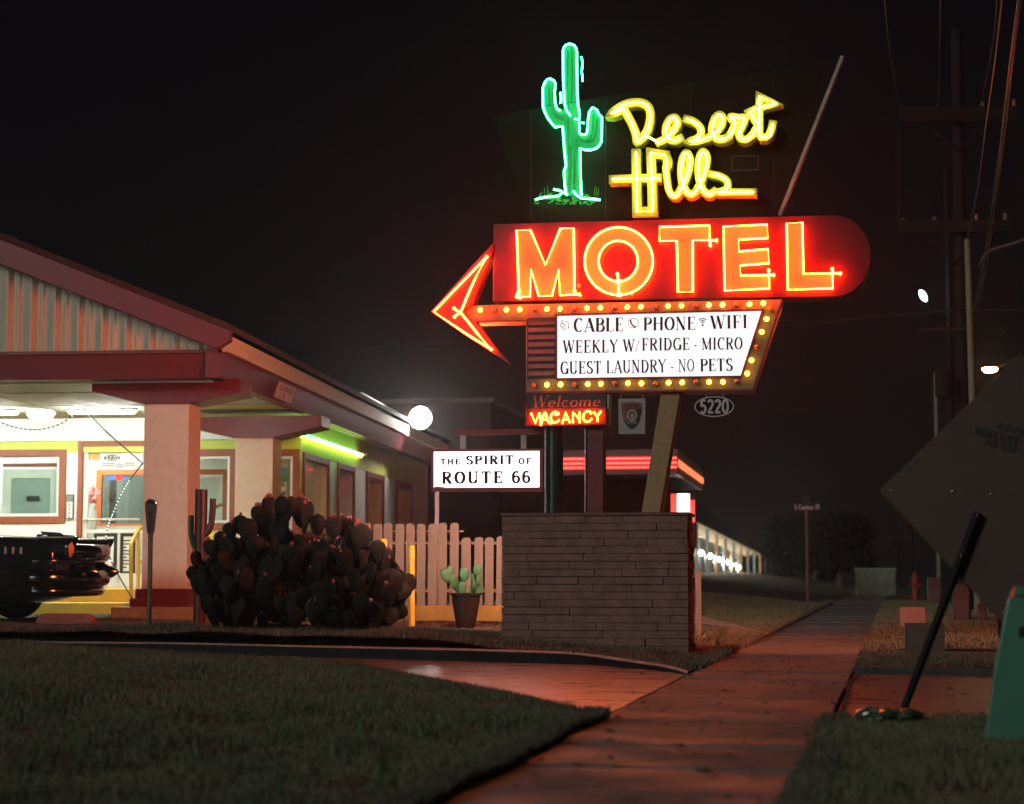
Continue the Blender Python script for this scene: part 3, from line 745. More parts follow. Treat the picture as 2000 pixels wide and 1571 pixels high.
# brick planter base
M_brick = mat('dark_roman_brick', lin(134, 98, 84), 0.8, var=0.3, vscale=5, bump=0.5, bscale=45)
wl_ = S.uz(979, 1240, -0.42)[0]; wr_ = S.uz(1345, 1240, -0.42)[0]; wt_ = S.uz(1160, 1003.5, -0.42)[1]
bw = thing('brick_planter_base', S.sub(((wl_ + wr_) / 2, 0, -0.08)), 'long dark brick planter base carrying the posts of the tall neon sign', 'planter')
hb = MB(); rb = random.Random(5); Wd = wr_ - wl_; H = wt_ + 0.08; NC = 18; ch = (H - 0.02) / NC; x0 = -Wd / 2
for i in range(NC):
    z = i * ch + 0.0
    for face in range(4):
        Lf = Wd if face % 2 == 0 else 0.84 - 0.22
        x = -rb.uniform(0, .25)
        while x < Lf:
            l = rb.uniform(.28, .85); a_ = max(0, x) + .004; b_ = min(Lf, x + l) - .004; x += l
            if b_ - a_ < .03: continue
            p_ = rb.uniform(-.012, .013); zz0, zz1 = z + .003 + rb.uniform(-.002, .003), z + ch - .004 + rb.uniform(-.004, .002)
            if face == 0: hb.box(x0 + a_, x0 + b_, -.42 - p_, -.31, zz0, zz1)
            elif face == 2: hb.box(x0 + a_, x0 + b_, .31, .42 + p_, zz0, zz1)
            elif face == 1: hb.box(x0 + Wd - .11, x0 + Wd + p_ * 1.2, -.31 + a_, -.31 + b_, zz0, zz1)
            else: hb.box(x0 - p_ * 1.2, x0 + .11, -.31 + a_, -.31 + b_, zz0, zz1)
hb.build('brickwork', M_brick, bw)
MB().box(x0 + .02, x0 + Wd - .02, -.405, .405, -.1, H - .05).build('mortar_core', mat('dark_mortar', lin(92, 68, 60), 0.9, bump=0.4), bw)
cp = MB().box(x0 - .012, x0 + Wd + .012, -.435, -.25, H - .02, H + .012).box(x0 - .012, x0 + Wd + .012, .25, .435, H - .02, H + .012).box(x0 - .012, x0 + .12, -.25, .25, H - .02, H + .012).box(x0 + Wd - .12, x0 + Wd + .012, -.25, .25, H - .02, H + .012)
cp.build('coping', mat('coping_brick', lin(110, 76, 66), 0.75, var=0.3, bump=0.4), bw)
MB().box(x0 + .13, x0 + Wd - .13, -.24, .24, H - .2, H - .04).build('soil', mat('dark_soil', (.03, .022, .016), 0.95, bump=0.8), bw)

# second lit sign on an arm of the green post
RF = S.sub((S.uz(950, 960, .05)[0], .05, S.uz(950, 960, .05)[1]))
ro = thing('lit_route_sign', RF, 'white backlit rectangular sign in a dark red frame reading the spirit of route 66', 'sign')
def RU(pts, w=-.1): return [RF.uz(*z8(*p), w) for p in pts]
MB().prism(RU([(45, 487), (805, 480), (805, 770), (50, 770)]), -.1, .1).build('frame', M_darkr, ro, bevel=.006)
lp = MB()
for pts in ([(42, 484), (808, 478), (808, 494), (42, 500)], [(42, 748), (808, 744), (808, 773), (42, 773)], [(42, 500), (58, 500), (58, 748), (42, 748)], [(786, 494), (808, 494), (808, 744), (786, 744)]): lp.prism(RU(pts, -.13), -.135, -.06)
lp.build('frame_lip', mat('frame_red', lin(150, 60, 60), .5, var=.1), ro)
rp_ = MB().prism(RU([(60, 497), (784, 491), (784, 748), (60, 752)]), -.104, -.05).build('lit_panel', emis('route_panel', (1.0, 1.0, .97), 2.2, var=0.04), ro)
M_bprint = mat('brown_print', lin(60, 22, 8), 0.6)
def rline(s, x0, y0, x1, y1, H, **k):
    rt = MB(); text(rt, s, RF.uz(*z8(x0, y0), -.104), RF.uz(*z8(x1, y1), -.104), H / 3.5088 / 180, -.107, -.1, **k); rt.build('lettering', M_bprint, rp_)
rline('THE', 108, 588, 240, 586, 38, thick=.34, thin=.2, gap=.3); rline('SPIRIT', 282, 587, 606, 583, 58, thick=.32, thin=.14, gap=.16); rline('OF', 642, 584, 728, 582, 38, thick=.34, thin=.2, gap=.25)
rline('ROUTE', 116, 718, 532, 715, 80, thick=.28, thin=.12, gap=.2); rline('66', 596, 714, 722, 712, 78, thick=.25, thin=.15, gap=.16)
MB().prism(RU([(60, 497), (784, 491), (784, 748), (60, 752)], .1), .06, .104).build('lit_panel', emis('added_bright_rear_panel', (1.0, .96, .86), 42.0, var=.04), ro)  # unseen rear panel added far brighter than the front, to light the fence
rt = MB(); rt.prism(RU([(65, 740), (138, 738), (138, 746), (65, 749)]), -.106, -.1); rt.build('label_strip', mat('grey_print', (0.18, 0.18, 0.18), 0.6), rp_)
ba = MB(); p0 = RF.p(*z8(213, 370), 0); p1 = RF.p(*z8(822, 371), 0); ba.box(p0.x, p1.x, -.05, .05, p0.z - .028, p0.z + .028); ba.build('mast_arm', M_darkr, ro)
for x in (262, 678):
    q0 = RF.p(*z8(x, 375), 0); q1 = RF.p(*z8(x, 488), 0)
    MB().box(q0.x - .03, q0.x + .03, -.03, .03, q1.z - .01, q0.z - .02).build('hanger', M_trim, ro)
q0 = P(853, 957, 24.7); BP = Fr(853, 24.7, 5, hw(q0.x, q0.y))
bp_ = thing('steel_post', BP, 'pale thin steel post rising behind the picket fence below the lit route sign', 'post')
hp = (1111 - 930) * 24.7 / F + CAMZ - BP.o.z
MB().box(-.027, .027, -.027, .027, -.1, hp).build('post', mat('pale_post_paint', lin(150, 160, 165), 0.5, var=.15), bp_, bevel=.005); MB().box(-.032, .032, -.032, .032, hp, hp + .01).build('cap', M_trim, bp_)
# ------------------------------------------------------------------ motel office with drive-through canopy
B = Fr(447, 25.5, 5.6, 0.25)
M_cream = mat('cream_stucco', lin(226, 212, 188), 0.8, var=0.08, vscale=8, bump=0.25, bscale=120)
M_wall = mat('pale_green_wall', lin(230, 232, 226), 0.8, var=0.06, vscale=3, bump=0.12, bscale=80)
M_white = mat('white_paint', lin(222, 222, 212), 0.5, var=0.05, vscale=3, bump=0.05)
M_ceil = mat('ceiling_paint', lin(190, 188, 172), 0.8, var=0.08, vscale=2, bump=0.1)
M_maroon = mat('maroon_paint', lin(112, 38, 40), 0.45, var=0.14, vscale=3, bump=0.05)
M_brown = mat('brown_window_trim', lin(140, 74, 48), 0.55, var=0.12, vscale=5)
M_roof = mat('dark_shingle', lin(70, 40, 38), 0.9, var=0.35, vscale=18, bump=0.8, bscale=60)
M_metal = mat('cream_ribbed_metal', lin(196, 184, 158), 0.5, var=0.05, vscale=2, bump=0)
M_yel = mat('yellow_safety_paint', lin(232, 190, 60), 0.5, var=0.12, vscale=5, bump=0.08)
M_pvc = mat('dark_glass_frame', lin(40, 38, 36), 0.4)
E_fluor = emis('fluorescent_tube_light', (0.88, 1.0, 0.93), 270)
E_globe = emis('globe_lamp_light', (1.0, 1.0, 0.95), 4)
G_clear = glass('window_glass', (.93, .97, .95), .10)
office = thing('motel_office', B, 'long cream motel office with maroon gabled canopy, columns and brown window trim', 'motel')
def BU_(pts, w): return [B.uz(*p, w) for p in pts]
WF = 7.0
e0 = B.p(445, 655, 0); zt = e0.z; zc = B.p(440, 690, 0).z; zb_ = B.p(434, 738, 0).z
UE = e0.x; WR = 23.0
zceil = zb_ + .03
uc = B.p(588, 900, WF).x                      # side wall plane
RIDGE = (-5.3, zt + 5.3 * 0.405)
# roof
rf = MB()
for sgn in (0, 1):
    a = (UE + .1, zt + .03) if not sgn else (2 * RIDGE[0] - UE - .1, zt + .03)
    rf.add([(a[0], -.35, a[1]), (RIDGE[0], -.35, RIDGE[1] + .04), (RIDGE[0], WR, RIDGE[1] + .04), (a[0], WR, a[1]),
            (a[0], -.35, a[1] + .09), (RIDGE[0], -.35, RIDGE[1] + .13), (RIDGE[0], WR, RIDGE[1] + .13), (a[0], WR, a[1] + .09)],
           [(0, 1, 2, 3), (4, 5, 6, 7), (0, 4, 5, 1), (3, 2, 6, 7), (0, 3, 7, 4)])
rf.build('roof', M_roof, office)
# rake boards of the gable
rk = MB()
for m_ in (1, -1):
    A = lambda u: RIDGE[0] + (u - RIDGE[0]) * m_
    k = -0.405
    rk.prism([(A(UE + .12), zt + .02), (A(UE + .12), zt - .12), (A(UE - .06), zt - .23), (A(RIDGE[0]), RIDGE[1] - .33), (A(RIDGE[0]), RIDGE[1] + .03)], -.36, -.2)
rk.build('rake_board', M_maroon, office, bevel=.006)
# ribbed metal infill of the gable
zi = zc + .051
pr = [0, .06, .10, .155, .20]
gp = MB()
u = -9.9; prof = []
while u < UE - .02:
    for du, dw in ((0, 0), (.075, 0), (.090, -.07), (.115, -.07), (.178, 0), (.222, 0), (.240, -.022), (.262, -.022), (.292, 0), (.335, 0)):
        prof.append((u + du, dw))
    u += .345
prof = [p for p in prof if p[0] < UE - .08]
vs = []; fs = []
for (uu, dw) in prof:
    top = RIDGE[1] - abs(uu - RIDGE[0]) * .405 - .18
    vs += [(uu, .05 + dw, zi), (uu, .05 + dw, max(zi + .01, top))]
for i in range(len(prof) - 1): fs.append((2 * i, 2 * i + 2, 2 * i + 3, 2 * i + 1))
gp.add(vs, fs); gp.build('gable_panel', M_metal, office, fix=False)
MB().prism([(-9.9, zi), (UE - .08, zi), (UE - .08, zt - .2), (RIDGE[0], RIDGE[1] - .1), (-9.9, zt - .1)], .075, .15).build('gable_backing', M_maroon, office)
# front beam and side fascias
fb = MB(); fb.uprism([(-.05, zc + .05), (-.05, zc), (-.02, zc), (.05, zb_), (.35, zb_), (.35, zc + .05)], 2 * RIDGE[0] - UE + .14, UE - .12); fb.build('front_beam', M_maroon, office, bevel=.005)
fa = MB(); fa.add([(UE, -.05, zc), (UE - .13, -.05, zb_), (UE - .13, WR, zb_), (UE, WR, zc), (UE - .3, -.05, zc), (UE - .3, -.05, zb_), (UE - .3, WR, zb_), (UE - .3, WR, zc)],
                  [(0, 1, 2, 3), (1, 5, 6, 2), (0, 4, 5, 1), (3, 2, 6, 7), (4, 0, 3, 7), (5, 4, 7, 6)])
fa.build('side_fascia', M_maroon, office)
gt = MB(); gt.box(UE - .06, UE + .05, -.10, WR, zc + .004, zt - .01); gt.build('gutter', M_cream, office, bevel=.012)
fl = MB(); L = 2 * RIDGE[0] - UE; fl.box(L, L + .14, -.05, WR, zb_, zt); fl.build('side_fascia', M_maroon, office)
# canopy ceiling with seams, white inner trim
MB().box(L + .15, UE - .31, .36, WR - .3, zceil, zceil + .06).build('ceiling', M_ceil, office)
sm = MB()
for w in (2.2, 4.4): sm.box(L + .2, UE - .32, w, w + .03, zceil - .006, zceil + .001)
for u in (-2.2, -4.4, -6.6): sm.box(u, u + .03, .4, WF - .4, zceil - .0065, zceil + .001)
sm.build('ceiling_seam', mat('seam_brown', lin(110, 96, 78), .8), office)
MB().box(L + .2, UE - .31, .36, .62, zceil - .05, zceil - .002).build('ceiling_trim', M_white, office)
# columns with bases and brackets
def column(px0, px1, D, brk, basepx):
    w = B.p((px0 + px1) / 2, 1000, 0).y
    f0 = None
    wq = D - 25.5
    a = B.p(px0, 1000, wq); b = B.p(px1, 1000, wq)
    c = MB().box(a.x, b.x, wq, wq + (b.x - a.x), .0, zceil - .3).build('column', M_cream, office, bevel=.012)
    q = [B.uz(*p, wq - .06) for p in brk]
    MB().prism(q, wq - .06, wq + (b.x - a.x) + .06).build('column_bracket', M_maroon, office, bevel=.008)
    return c, wq, a.x, b.x
c1, wq1, ca, cb_ = column(278.5, 366, 26.0, [(179, 744), (468, 740), (469, 768), (369, 788), (277, 788), (179, 765)], None)
bz = B.p(318, 1150, wq1).z
bs = MB().box(ca - .07, cb_ + .05, wq1 - .07, wq1 + .70, bz - .26, bz + .0).box(ca - .13, cb_ + .09, wq1 - .13, wq1 + .76, bz - .6, bz - .13); bs.build('column_base', M_maroon, c1, bevel=.02)
c2, wq2, ca2, cb2 = column(458, 532, 31.0, [(372, 815), (627, 811), (628, 833), (533, 855), (458, 855), (372, 836)], None)
# platform kerb under the front column
pp = B.p(216, 1186, wq1 - .28); pq = B.p(430, 1186, wq1 - .28)
MB().box(pp.x, pq.x + 0.4, wq1 - .28, wq1 + 1.3, -.25, pp.z).build('column_platform', mat('platform_concrete', lin(176, 150, 112), .85, var=.2, vscale=9, bump=.3), office, bevel=.015)
# porch slab and yellow steps
zf = B.p(220, 1151, 4.2).z; zs = B.p(220, 1178, 3.4).z
us = B.p(330, 1151, 4.2).x
MB().box(-11, uc - .02, 4.2, WF, -.3, zf).box(uc - .02, uc - .01, 4.2, WF, -.3, zf - .01).build('porch_slab', M_yel, office, bevel=.015)
MB().box(-11, us, 3.4, 4.195, -.3, zs).build('porch_step', M_yel, office, bevel=.015)
# office front wall with openings
def zat(py, w=WF): return B.p(200, py, w).z
def opening(x0, x1, y0, y1, w=WF):
    a = B.p(x0, (y0 + y1) / 2, w); b = B.p(x1, (y0 + y1) / 2, w); m = (x0 + x1) / 2
    return [a.x, b.x, B.p(m, y1, w).z, B.p(m, y0, w).z]
oL = opening(-60, 116, 892, 1009); oD = opening(160, 290, 872, 1150); oR = opening(345, 449, 891, 1022); oP = opening(500, 572, 891, 1035)
oD[2] = zf
def gridwall(mb, u0, u1, z0, z1, w0, w1, ops):
    us_ = sorted({u0, u1, *[o[0] for o in ops], *[o[1] for o in ops]}); zs_ = sorted({z0, z1, *[o[2] for o in ops], *[o[3] for o in ops]})
    us_ = [u for u in us_ if u0 <= u <= u1]; zs_ = [z for z in zs_ if z0 <= z <= z1]
    for i in range(len(us_) - 1):
        cu = (us_[i] + us_[i + 1]) / 2; run = None
        for j in range(len(zs_) - 1):
            cz = (zs_[j] + zs_[j + 1]) / 2
            hole = any(o[0] < cu < o[1] and o[2] < cz < o[3] for o in ops)
            if not hole and run is None: run = zs_[j]
            if hole and run is not None: mb.box(us_[i], us_[i + 1], w0, w1, run, zs_[j]); run = None
        if run is not None: mb.box(us_[i], us_[i + 1], w0, w1, run, zs_[-1])
    return mb
zband = zat(861)
gridwall(MB(), -11, uc, zf, zband, WF, WF + .2, [oL, oD, oR, oP]).build('front_wall', M_wall, office)
MB().box(-11, uc + .0, WF - .05, WF + .2, zband + .002, zceil).build('header_band', M_white, office)
M_lime = mat('lime_paint_and_glow', lin(196, 202, 96), .8, var=.06, vscale=3, bump=.12, bscale=80)
MB().box(-11, uc, WF - .008, WF - .0005, zat(884), zband).build('lime_and_glow_band', M_lime, office)
MB().box(uc + .0005, uc + .008, WF - .008, WR - .6, zat(884), zceil).build('lime_and_glow_band', M_lime, office)  # side wall band carries the yellow tubes' glow in its colour
# side wall
ops = []
sw = [(592, 639, 899), (659, 689, 918), (716, 747, 934), (773, 802, 950)]
zwt = B.pu(590, 896, uc).z; zwb = B.pu(626, 1041, uc).z
for x0, x1, _ in sw:
    a = B.pu(x0 + 1, 950, uc); b = B.pu(x1, 950, uc); ops.append([a.y, b.y, zwb, zwt])
tmp = MB(); gridwall(tmp, WF + .2, WR - .6, -.3, zceil, 0, .2, ops)
sd = MB(); sd.add([(uc - v[1], v[0], v[2]) for v in tmp.v], tmp.f); sd.build('side_wall', M_wall, office)
MB().box(-11, uc, WR - .6, WR - .4, -.3, zceil).build('rear_wall', M_wall, office)
MB().box(-11, -10.8, WF + .2, WR - .6, -.3, zceil).build('side_wall', M_wall, office)
# yellow stripe under the windows, lower white wall
ys0, ys1 = B.pu(626, 1066, uc).z, B.pu(626, 1050, uc).z
MB().box(uc + .0005, uc + .02, WF + .0, WR - .6, ys0, ys1).build('wall_stripe', M_yel, office)
a = B.p(296, 1040, WF - .02); MB().box(a.x, uc + .0, WF - .03, WF - .0005, zat(1052), zat(1040)).build('wall_stripe', M_yel, office)
MB().box(a.x, uc, WF - .015, WF - .0006, zf, zat(1054)).build('wainscot', M_white, office)
# front windows
def window(o, nm='window', glassm=G_clear, t=.12, wf=WF, inner=True):
    f = MB(); f.frame(o[0] - t, o[1] + t, o[2] - t, o[3] + t, t, wf - .035, wf + .02); W_ = f.build(nm, M_brown, office, bevel=.006)
    if inner:
        g = MB(); g.frame(o[0] + .002, o[1] - .002, o[2] + .002, o[3] - .002, .05, wf + .01, wf + .10); g.build('sash', M_white, W_)
    MB().box(o[0] + .03, o[1] - .03, wf + .05, wf + .056, o[2] + .03, o[3] - .03).build('pane', glassm, W_)
    return W_
wL = window(oL); wR = window(oR); wP = window(oP)
# left window: inner white casement with frosted pane
ci = opening(5, 117, 916, 1022, WF + .25)
f = MB(); f.frame(ci[0], ci[1], ci[2], ci[3], .17, WF + .22, WF + .28); f.build('casement', M_white, wL)
MB().box(ci[0] + .16, ci[1] - .16, WF + .25, WF + .26, ci[2] + .1, ci[3] - .16).build('frosted_pane', mat('frosted_glass', lin(150, 168, 160), .35, var=.06), wL)
MB().box(ci[0], ci[1], WF + .21, WF + .27, ci[3] + .03, ci[3] + .1).build('top_rail', M_brown, wL)
a = opening(51, 77, 969, 978, WF + .2); MB().box(a[0], a[1], WF + .205, WF + .21, a[2], a[3]).build('name_plate', M_pvc, wL)
MB().box(ci[0] + .1, ci[1] - .1, WF + .20, WF + .24, B.p(60, 1013, WF + .2).z, B.p(60, 1010, WF + .2).z).build('sash_bar', M_white, wL)
# door
dr = MB(); dr.frame(oD[0] - .09, oD[1] + .09, oD[2] - .09, oD[3] + .09, .09, WF - .03, WF + .04); door = dr.build('door', M_brown, office, bevel=.005)
def DO(x0, x1, y0, y1, w): return opening(x0, x1, y0, y1, w)
f = MB(); f.frame(oD[0] + .002, oD[1] - .002, zf + .004, oD[3] - .002, .085, WF + .03, WF + .09)
for (x0, x1, y0, y1) in [(170, 280, 1034, 1041), (229, 233, 1041, 1150), (170, 280, 1120, 1150)]:
    o = DO(x0, x1, y0, y1, WF + .03); f.box(o[0], o[1], WF + .035, WF + .085, max(o[2], zf + .005), o[3])
f.build('door_leaf', M_white, door)
o = DO(172, 280, 872, 1145, WF + .06); MB().box(o[0], o[1], WF + .057, WF + .063, o[2], o[3]).build('glazing', G_clear, door)
o = DO(164, 272, 1012, 1015, WF - .02); MB().tube([(o[0], WF - .02, o[2]), (o[1], WF - .02, o[2])], .018, 8).build('push_bar', M_trim, door, smooth=True)
lm = MB(); pm_m = mat('paper', lin(225, 226, 216), .8, var=.05)
o = DO(168, 279, 880, 914, WF + .05); MB().box(o[0], o[1], WF + .05, WF + .054, o[2], o[3]).build('paper_notice', pm_m, door)
for x0, x1 in ((183, 228), (235, 264)):
    o = DO(x0, x1, 1042, 1122, WF + .05); PFm = MB().frame(o[0], o[1], o[2], o[3], .055, WF + .04, WF + .06).build('poster_frame', M_pvc, door); MB().box(o[0] + .05, o[1] - .05, WF + .05, WF + .055, o[2] + .05, o[3] - .05).build('poster', pm_m, PFm)
o = DO(203, 234, 888, 901, WF + .047); c = ((o[0] + o[1]) / 2, (o[2] + o[3]) / 2); lm.prism(arc(c[0], c[1], .15, .055, 0, 350, 30), WF + .043, WF + .05)
for yy, x0, x1 in ((908, 201, 224), (909, 226, 242), (907, 244, 264)):
    for q in range(2):
        o = DO(x0, x1, yy - 3 + q * 4, yy - 1 + q * 4, WF + .045)
        n_ = 5
        for i in range(n_):
            uu = o[0] + (o[1] - o[0]) * i / n_; lm.box(uu, uu + (o[1] - o[0]) * .14, WF + .043, WF + .05, o[2], o[3])
for k in range(9):
    o = DO(238, 260, 1055 + k * 6.5, 1057.5 + k * 6.5, WF + .04); lm.box(o[0] + .02, o[1] - .02 - .05 * (k % 3), WF + .045, WF + .05, o[2], o[3])
lm.build('notice_print', M_ink, door)
n52 = MB(); text(n52, '5220', B.uz(206, 899, WF + .04), B.uz(231, 899, WF + .04), .075, WF + .036, WF + .043, serif=False, thick=.16); n52.build('notice_number', M_white, door)
o = DO(170, 195, 885, 899, WF + .04); MB().box(o[0], o[1], WF + .043, WF + .05, o[2], o[3]).build('tan_sticker', mat('tan_sticker', lin(196, 160, 100), .7), door)
# OPEN plate between window and door
opn = B.sub((*B.uz(136, 1014, WF - .04)[:1], WF - .04, B.uz(136, 1014, WF - .04)[1]))
ob = thing('open_sign', opn, 'narrow vertical white plate reading OPEN between the left window and the door', 'sign')
o = opening(129, 143.5, 966, 1014, WF - .04); o = [o[0] - opn.loc(B.world((0, WF, 0))).x * 0 - (B.uz(136, 1014, WF - .04)[0]), o[1] - B.uz(136, 1014, WF - .04)[0], o[2] - B.uz(136, 1014, WF - .04)[1], o[3] - B.uz(136, 1014, WF - .04)[1]]
MB().box(o[0], o[1], 0, .025, o[2], o[3]).build('plate', M_pvc, ob); MB().box(o[0] + .015, o[1] - .015, -.005, .01, o[2] + .015, o[3] - .13).build('face', M_white, ob)
ot = MB()
for k, ch_ in enumerate('OPEN'):
    z = o[3] - .21 - k * .075; text(ot, ch_, (o[0] + .045, z), (o[0] + .085, z), .05, -.008, 0, serif=False, thick=.16)
ot.build('lettering', M_ink, ob)
MB().box(o[0] + .012, o[1] - .012, -.004, .01, o[3] - .12, o[3] - .015).build('photo_strip', mat('grey_photo', lin(120, 118, 112), .6, var=.3, vscale=30), ob)

# interior: counter window in orange frame, white room, ceiling lights
MB().box(-10.8, uc - .2, WF + 3.2, WF + 3.3, zf, zceil).build('inner_wall', M_white, office)
MB().box(-10.8, uc - .2, WF + .2, WF + 3.2, zf - .05, zf + .01).build('inner_floor', mat('tile_floor', lin(150, 140, 120), .5), office)
MB().box(-10.8, uc - .2, WF + .2, WF + 3.2, zband - .02, zband + .05).build('inner_ceiling', M_white, office)
il = MB()
for u in (-8.6, -6.4, -4.4): il.box(u - .6, u + .6, WF + .4, WF + .9, zband - .05, zband - .025); il.box(u - .6, u + .6, WF + 2.0, WF + 2.5, zband - .05, zband - .025)
il.build('ceiling_lamp', emis('office_lamp_light', (1, 1, .92), 24.0), office)
def IO(x0, x1, y0, y1, w): return opening(x0, x1, y0, y1, w)
WI = WF + 1.2
M_or = mat('orange_wood_trim', lin(206, 112, 62), .5, var=.12, vscale=6)
ow1 = IO(187, 300, 917, 1034, WI); ow2 = IO(330, 445, 917, 1040, WI)
iw = gridwall(MB(), -10.8, -3.9, zf + .01, zband - .03, WI + .03, WI + .12, [[ow1[0] + .09, ow1[1] - .09, ow1[2] + .02, ow1[3] - .09], [ow2[0] + .09, ow2[1] - .09, ow2[2] + .02, ow2[3] - .09]])
iw.build('counter_wall', M_white, office)
f = MB(); f.frame(*ow1, .10, WI, WI + .06); CW = f.build('counter_window', M_or, office); f = MB(); f.frame(*ow2, .10, WI, WI + .06); CW2 = f.build('counter_window', M_or, office)
M_blueg = mat('blue_grey_glass', lin(112, 132, 134), .2, var=.2, vscale=3)
MB().box(ow1[0] + .09, ow1[1] - .09, WI + .04, WI + .045, ow1[2] + .02, ow1[3] - .09).build('pane', glass('dim_glass', (.5, .56, .56), .14), CW)
MB().box(ow1[0] + .1, ow1[0] + .2, WI + .5, WI + .6, ow1[2], ow1[3]).build('dark_post', mat('dark_brown', lin(60, 44, 40), .6), CW)
b_ = IO(210, 226, 927, 938, WI + .03); d_ = IO(226, 240, 927, 938, WI + .03); e_ = IO(240, 248, 927, 938, WI + .03)
MB().box(b_[0], b_[1], WI + .02, WI + .03, b_[2], b_[3]).box(e_[0], e_[1], WI + .02, WI + .03, e_[2], e_[3]).build('card_sticker', mat('sticker_blue', lin(70, 110, 190), .5), CW)
MB().box(d_[0], d_[1], WI + .02, WI + .03, d_[2], d_[3]).build('card_sticker', mat('sticker_red', lin(214, 50, 34), .5), CW)
cs = IO(182, 300, 1028, 1036, WI - .3); MB().box(cs[0], cs[1], WI - .3, WI, cs[2], cs[3]).build('counter_shelf', M_white, CW)
pw = IO(356, 430, 932, 1030, WI - .02); MB().box(pw[0], pw[1], WI - .03, WI - .02, pw[2], pw[3]).build('paper_notice', mat('paper', lin(225, 226, 216), .8, var=.05), CW2)
fl_ = MB()
rr = random.Random(2)
for k in range(26):
    px_, py_ = rr.gauss(180, 6), rr.gauss(972, 11); q = B.p(px_, py_, WI - .35 + rr.uniform(-.1, .1)); fl_.ball(q, rr.uniform(.03, .055), n=7, m=5)
vz = B.sub((*B.p(180, 1034, WI - .35)[:2], B.p(180, 1034, WI - .35).z))
vt = thing('flower_vase', vz, 'white vase of pink flowers inside the office door', 'vase')
MB().lathe([(0, 0), (.075, 0), (.085, .18), (.07, .36), (.055, .44), (.03, .44)], (0, 0, 0), 16).build('vase', M_white, vt, smooth=True)
f2 = MB(); f2.add([tuple(vz.loc(B.world(v))) for v in fl_.v], fl_.f); f2.build('bloom', mat('pink_petal', lin(226, 150, 146), .7, var=.35, vscale=20), vt, smooth=True)
# round wooden chair seen through the right window
chf = B.sub((*B.p(437, 1026, WF + .6)[:2], zf + .01))
ch_ = thing('wooden_chair', chf, 'brown wooden chair with curved back behind the right office window', 'chair')
q = B.p(438, 990, WF + .6).z - zf; M_wood = mat('chair_wood', lin(150, 100, 62), .5, var=.2, vscale=6)
c1_ = MB(); c1_.tube([(.24 * math.cos(R(a)), 0, q - .17 + .2 * math.sin(R(a))) for a in range(0, 181, 12)], .03, 8); c1_.build('backrest', M_wood, ch_, smooth=True)
MB().lathe([(0, .44), (.26, .44), (.27, .46), (.26, .49), (0, .49)], (0, -.2, 0), 20).build('seat', M_wood, ch_, smooth=True)
for (x, y) in ((-.2, -.36), (.2, -.36), (-.2, -.03), (.2, -.03)): MB().tube([(x * 1.1, y, 0), (x, y, .45)], .02, 8).build('leg', M_wood, ch_, smooth=True)
for x in (-.22, .22): MB().tube([(x, -.03, .46), (x, 0, q - .17)], .022, 8).build('back_post', M_wood, ch_, smooth=True)
# poster in the corner window
ps = IO(535, 559, 912, 1000, WF + .15)
PB = [('poster_paper', (ps[0], ps[1], ps[2], ps[3]), lin(220, 220, 210)), ('poster_sky', (ps[0], ps[1], ps[3] - .14, ps[3]), lin(40, 120, 170)), ('poster_hill', (ps[0], ps[1], ps[3] - .27, ps[3] - .12), lin(70, 120, 50)), ('poster_band', (ps[0], ps[1], ps[3] - .41, ps[3] - .36), lin(226, 190, 40)), ('poster_tile', (ps[0], ps[1], ps[3] - .5, ps[3] - .43), lin(40, 110, 130))]
poster = None
for k, (nm, b4, c) in enumerate(PB):
    o_ = MB().box(b4[0], b4[1], WF + .149 - .003 * k, WF + .16, b4[2], b4[3]).build(nm, mat(nm, c, .6, var=.3 if k in (1, 2) else .08, vscale=9), wP)
pt = MB(); text(pt, 'MOTEL', (ps[0] + .015, ps[3] - .345), (ps[1] - .015, ps[3] - .345), .06, WF + .138, WF + .15, serif=False, thick=.2); pt.build('poster_lettering', M_ink, wP)
# side windows: deep reveals
sidec = [emis('side_blind_lit', (.78, 1, .84), .26, base=(.4, .42, .4), var=.1), emis('side_pane_blue_lit', (.06, .22, 1), .16, base=(.03, .04, .06), var=.5), mat('side_pane_dark', lin(40, 48, 44), .1)]
for i, o in enumerate(ops):
    t = .12; f = MB()
    f.box(uc - .02, uc + .035, o[0] - t, o[0], o[2] - t, o[3] + t); f.box(uc - .02, uc + .035, o[1], o[1] + t, o[2] - t, o[3] + t); f.box(uc - .02, uc + .035, o[0], o[1], o[3], o[3] + t); f.box(uc - .02, uc + .035, o[0], o[1], o[2] - t, o[2])
    W_ = f.build('window', mat('maroon_window_trim', lin(116, 46, 36), .5, var=.14), office, bevel=.006)
    f = MB(); f.box(uc - .45, uc - .01, o[1] - .03, o[1] - .001, o[2], o[3]); f.box(uc - .45, uc - .01, o[0], o[1], o[3] - .03, o[3] - .001); f.box(uc - .45, uc - .01, o[0], o[1], o[2] + .001, o[2] + .03); f.box(uc - .45, uc - .01, o[0] + .001, o[0] + .03, o[2], o[3])
    f.build('reveal', mat('reveal_paint', lin(212, 186, 150), .7), W_)
    if i == 0:
        MB().box(uc - .12, uc - .114, o[0] + .02, o[1] - .02, o[2] + .02, o[3] - .02).build('pane', G_clear, W_)
    MB().box(uc - .5, uc - .44, o[0], o[1], o[2], o[3]).build('blind' if i == 0 else 'pane', sidec[min(i, 2)], W_)
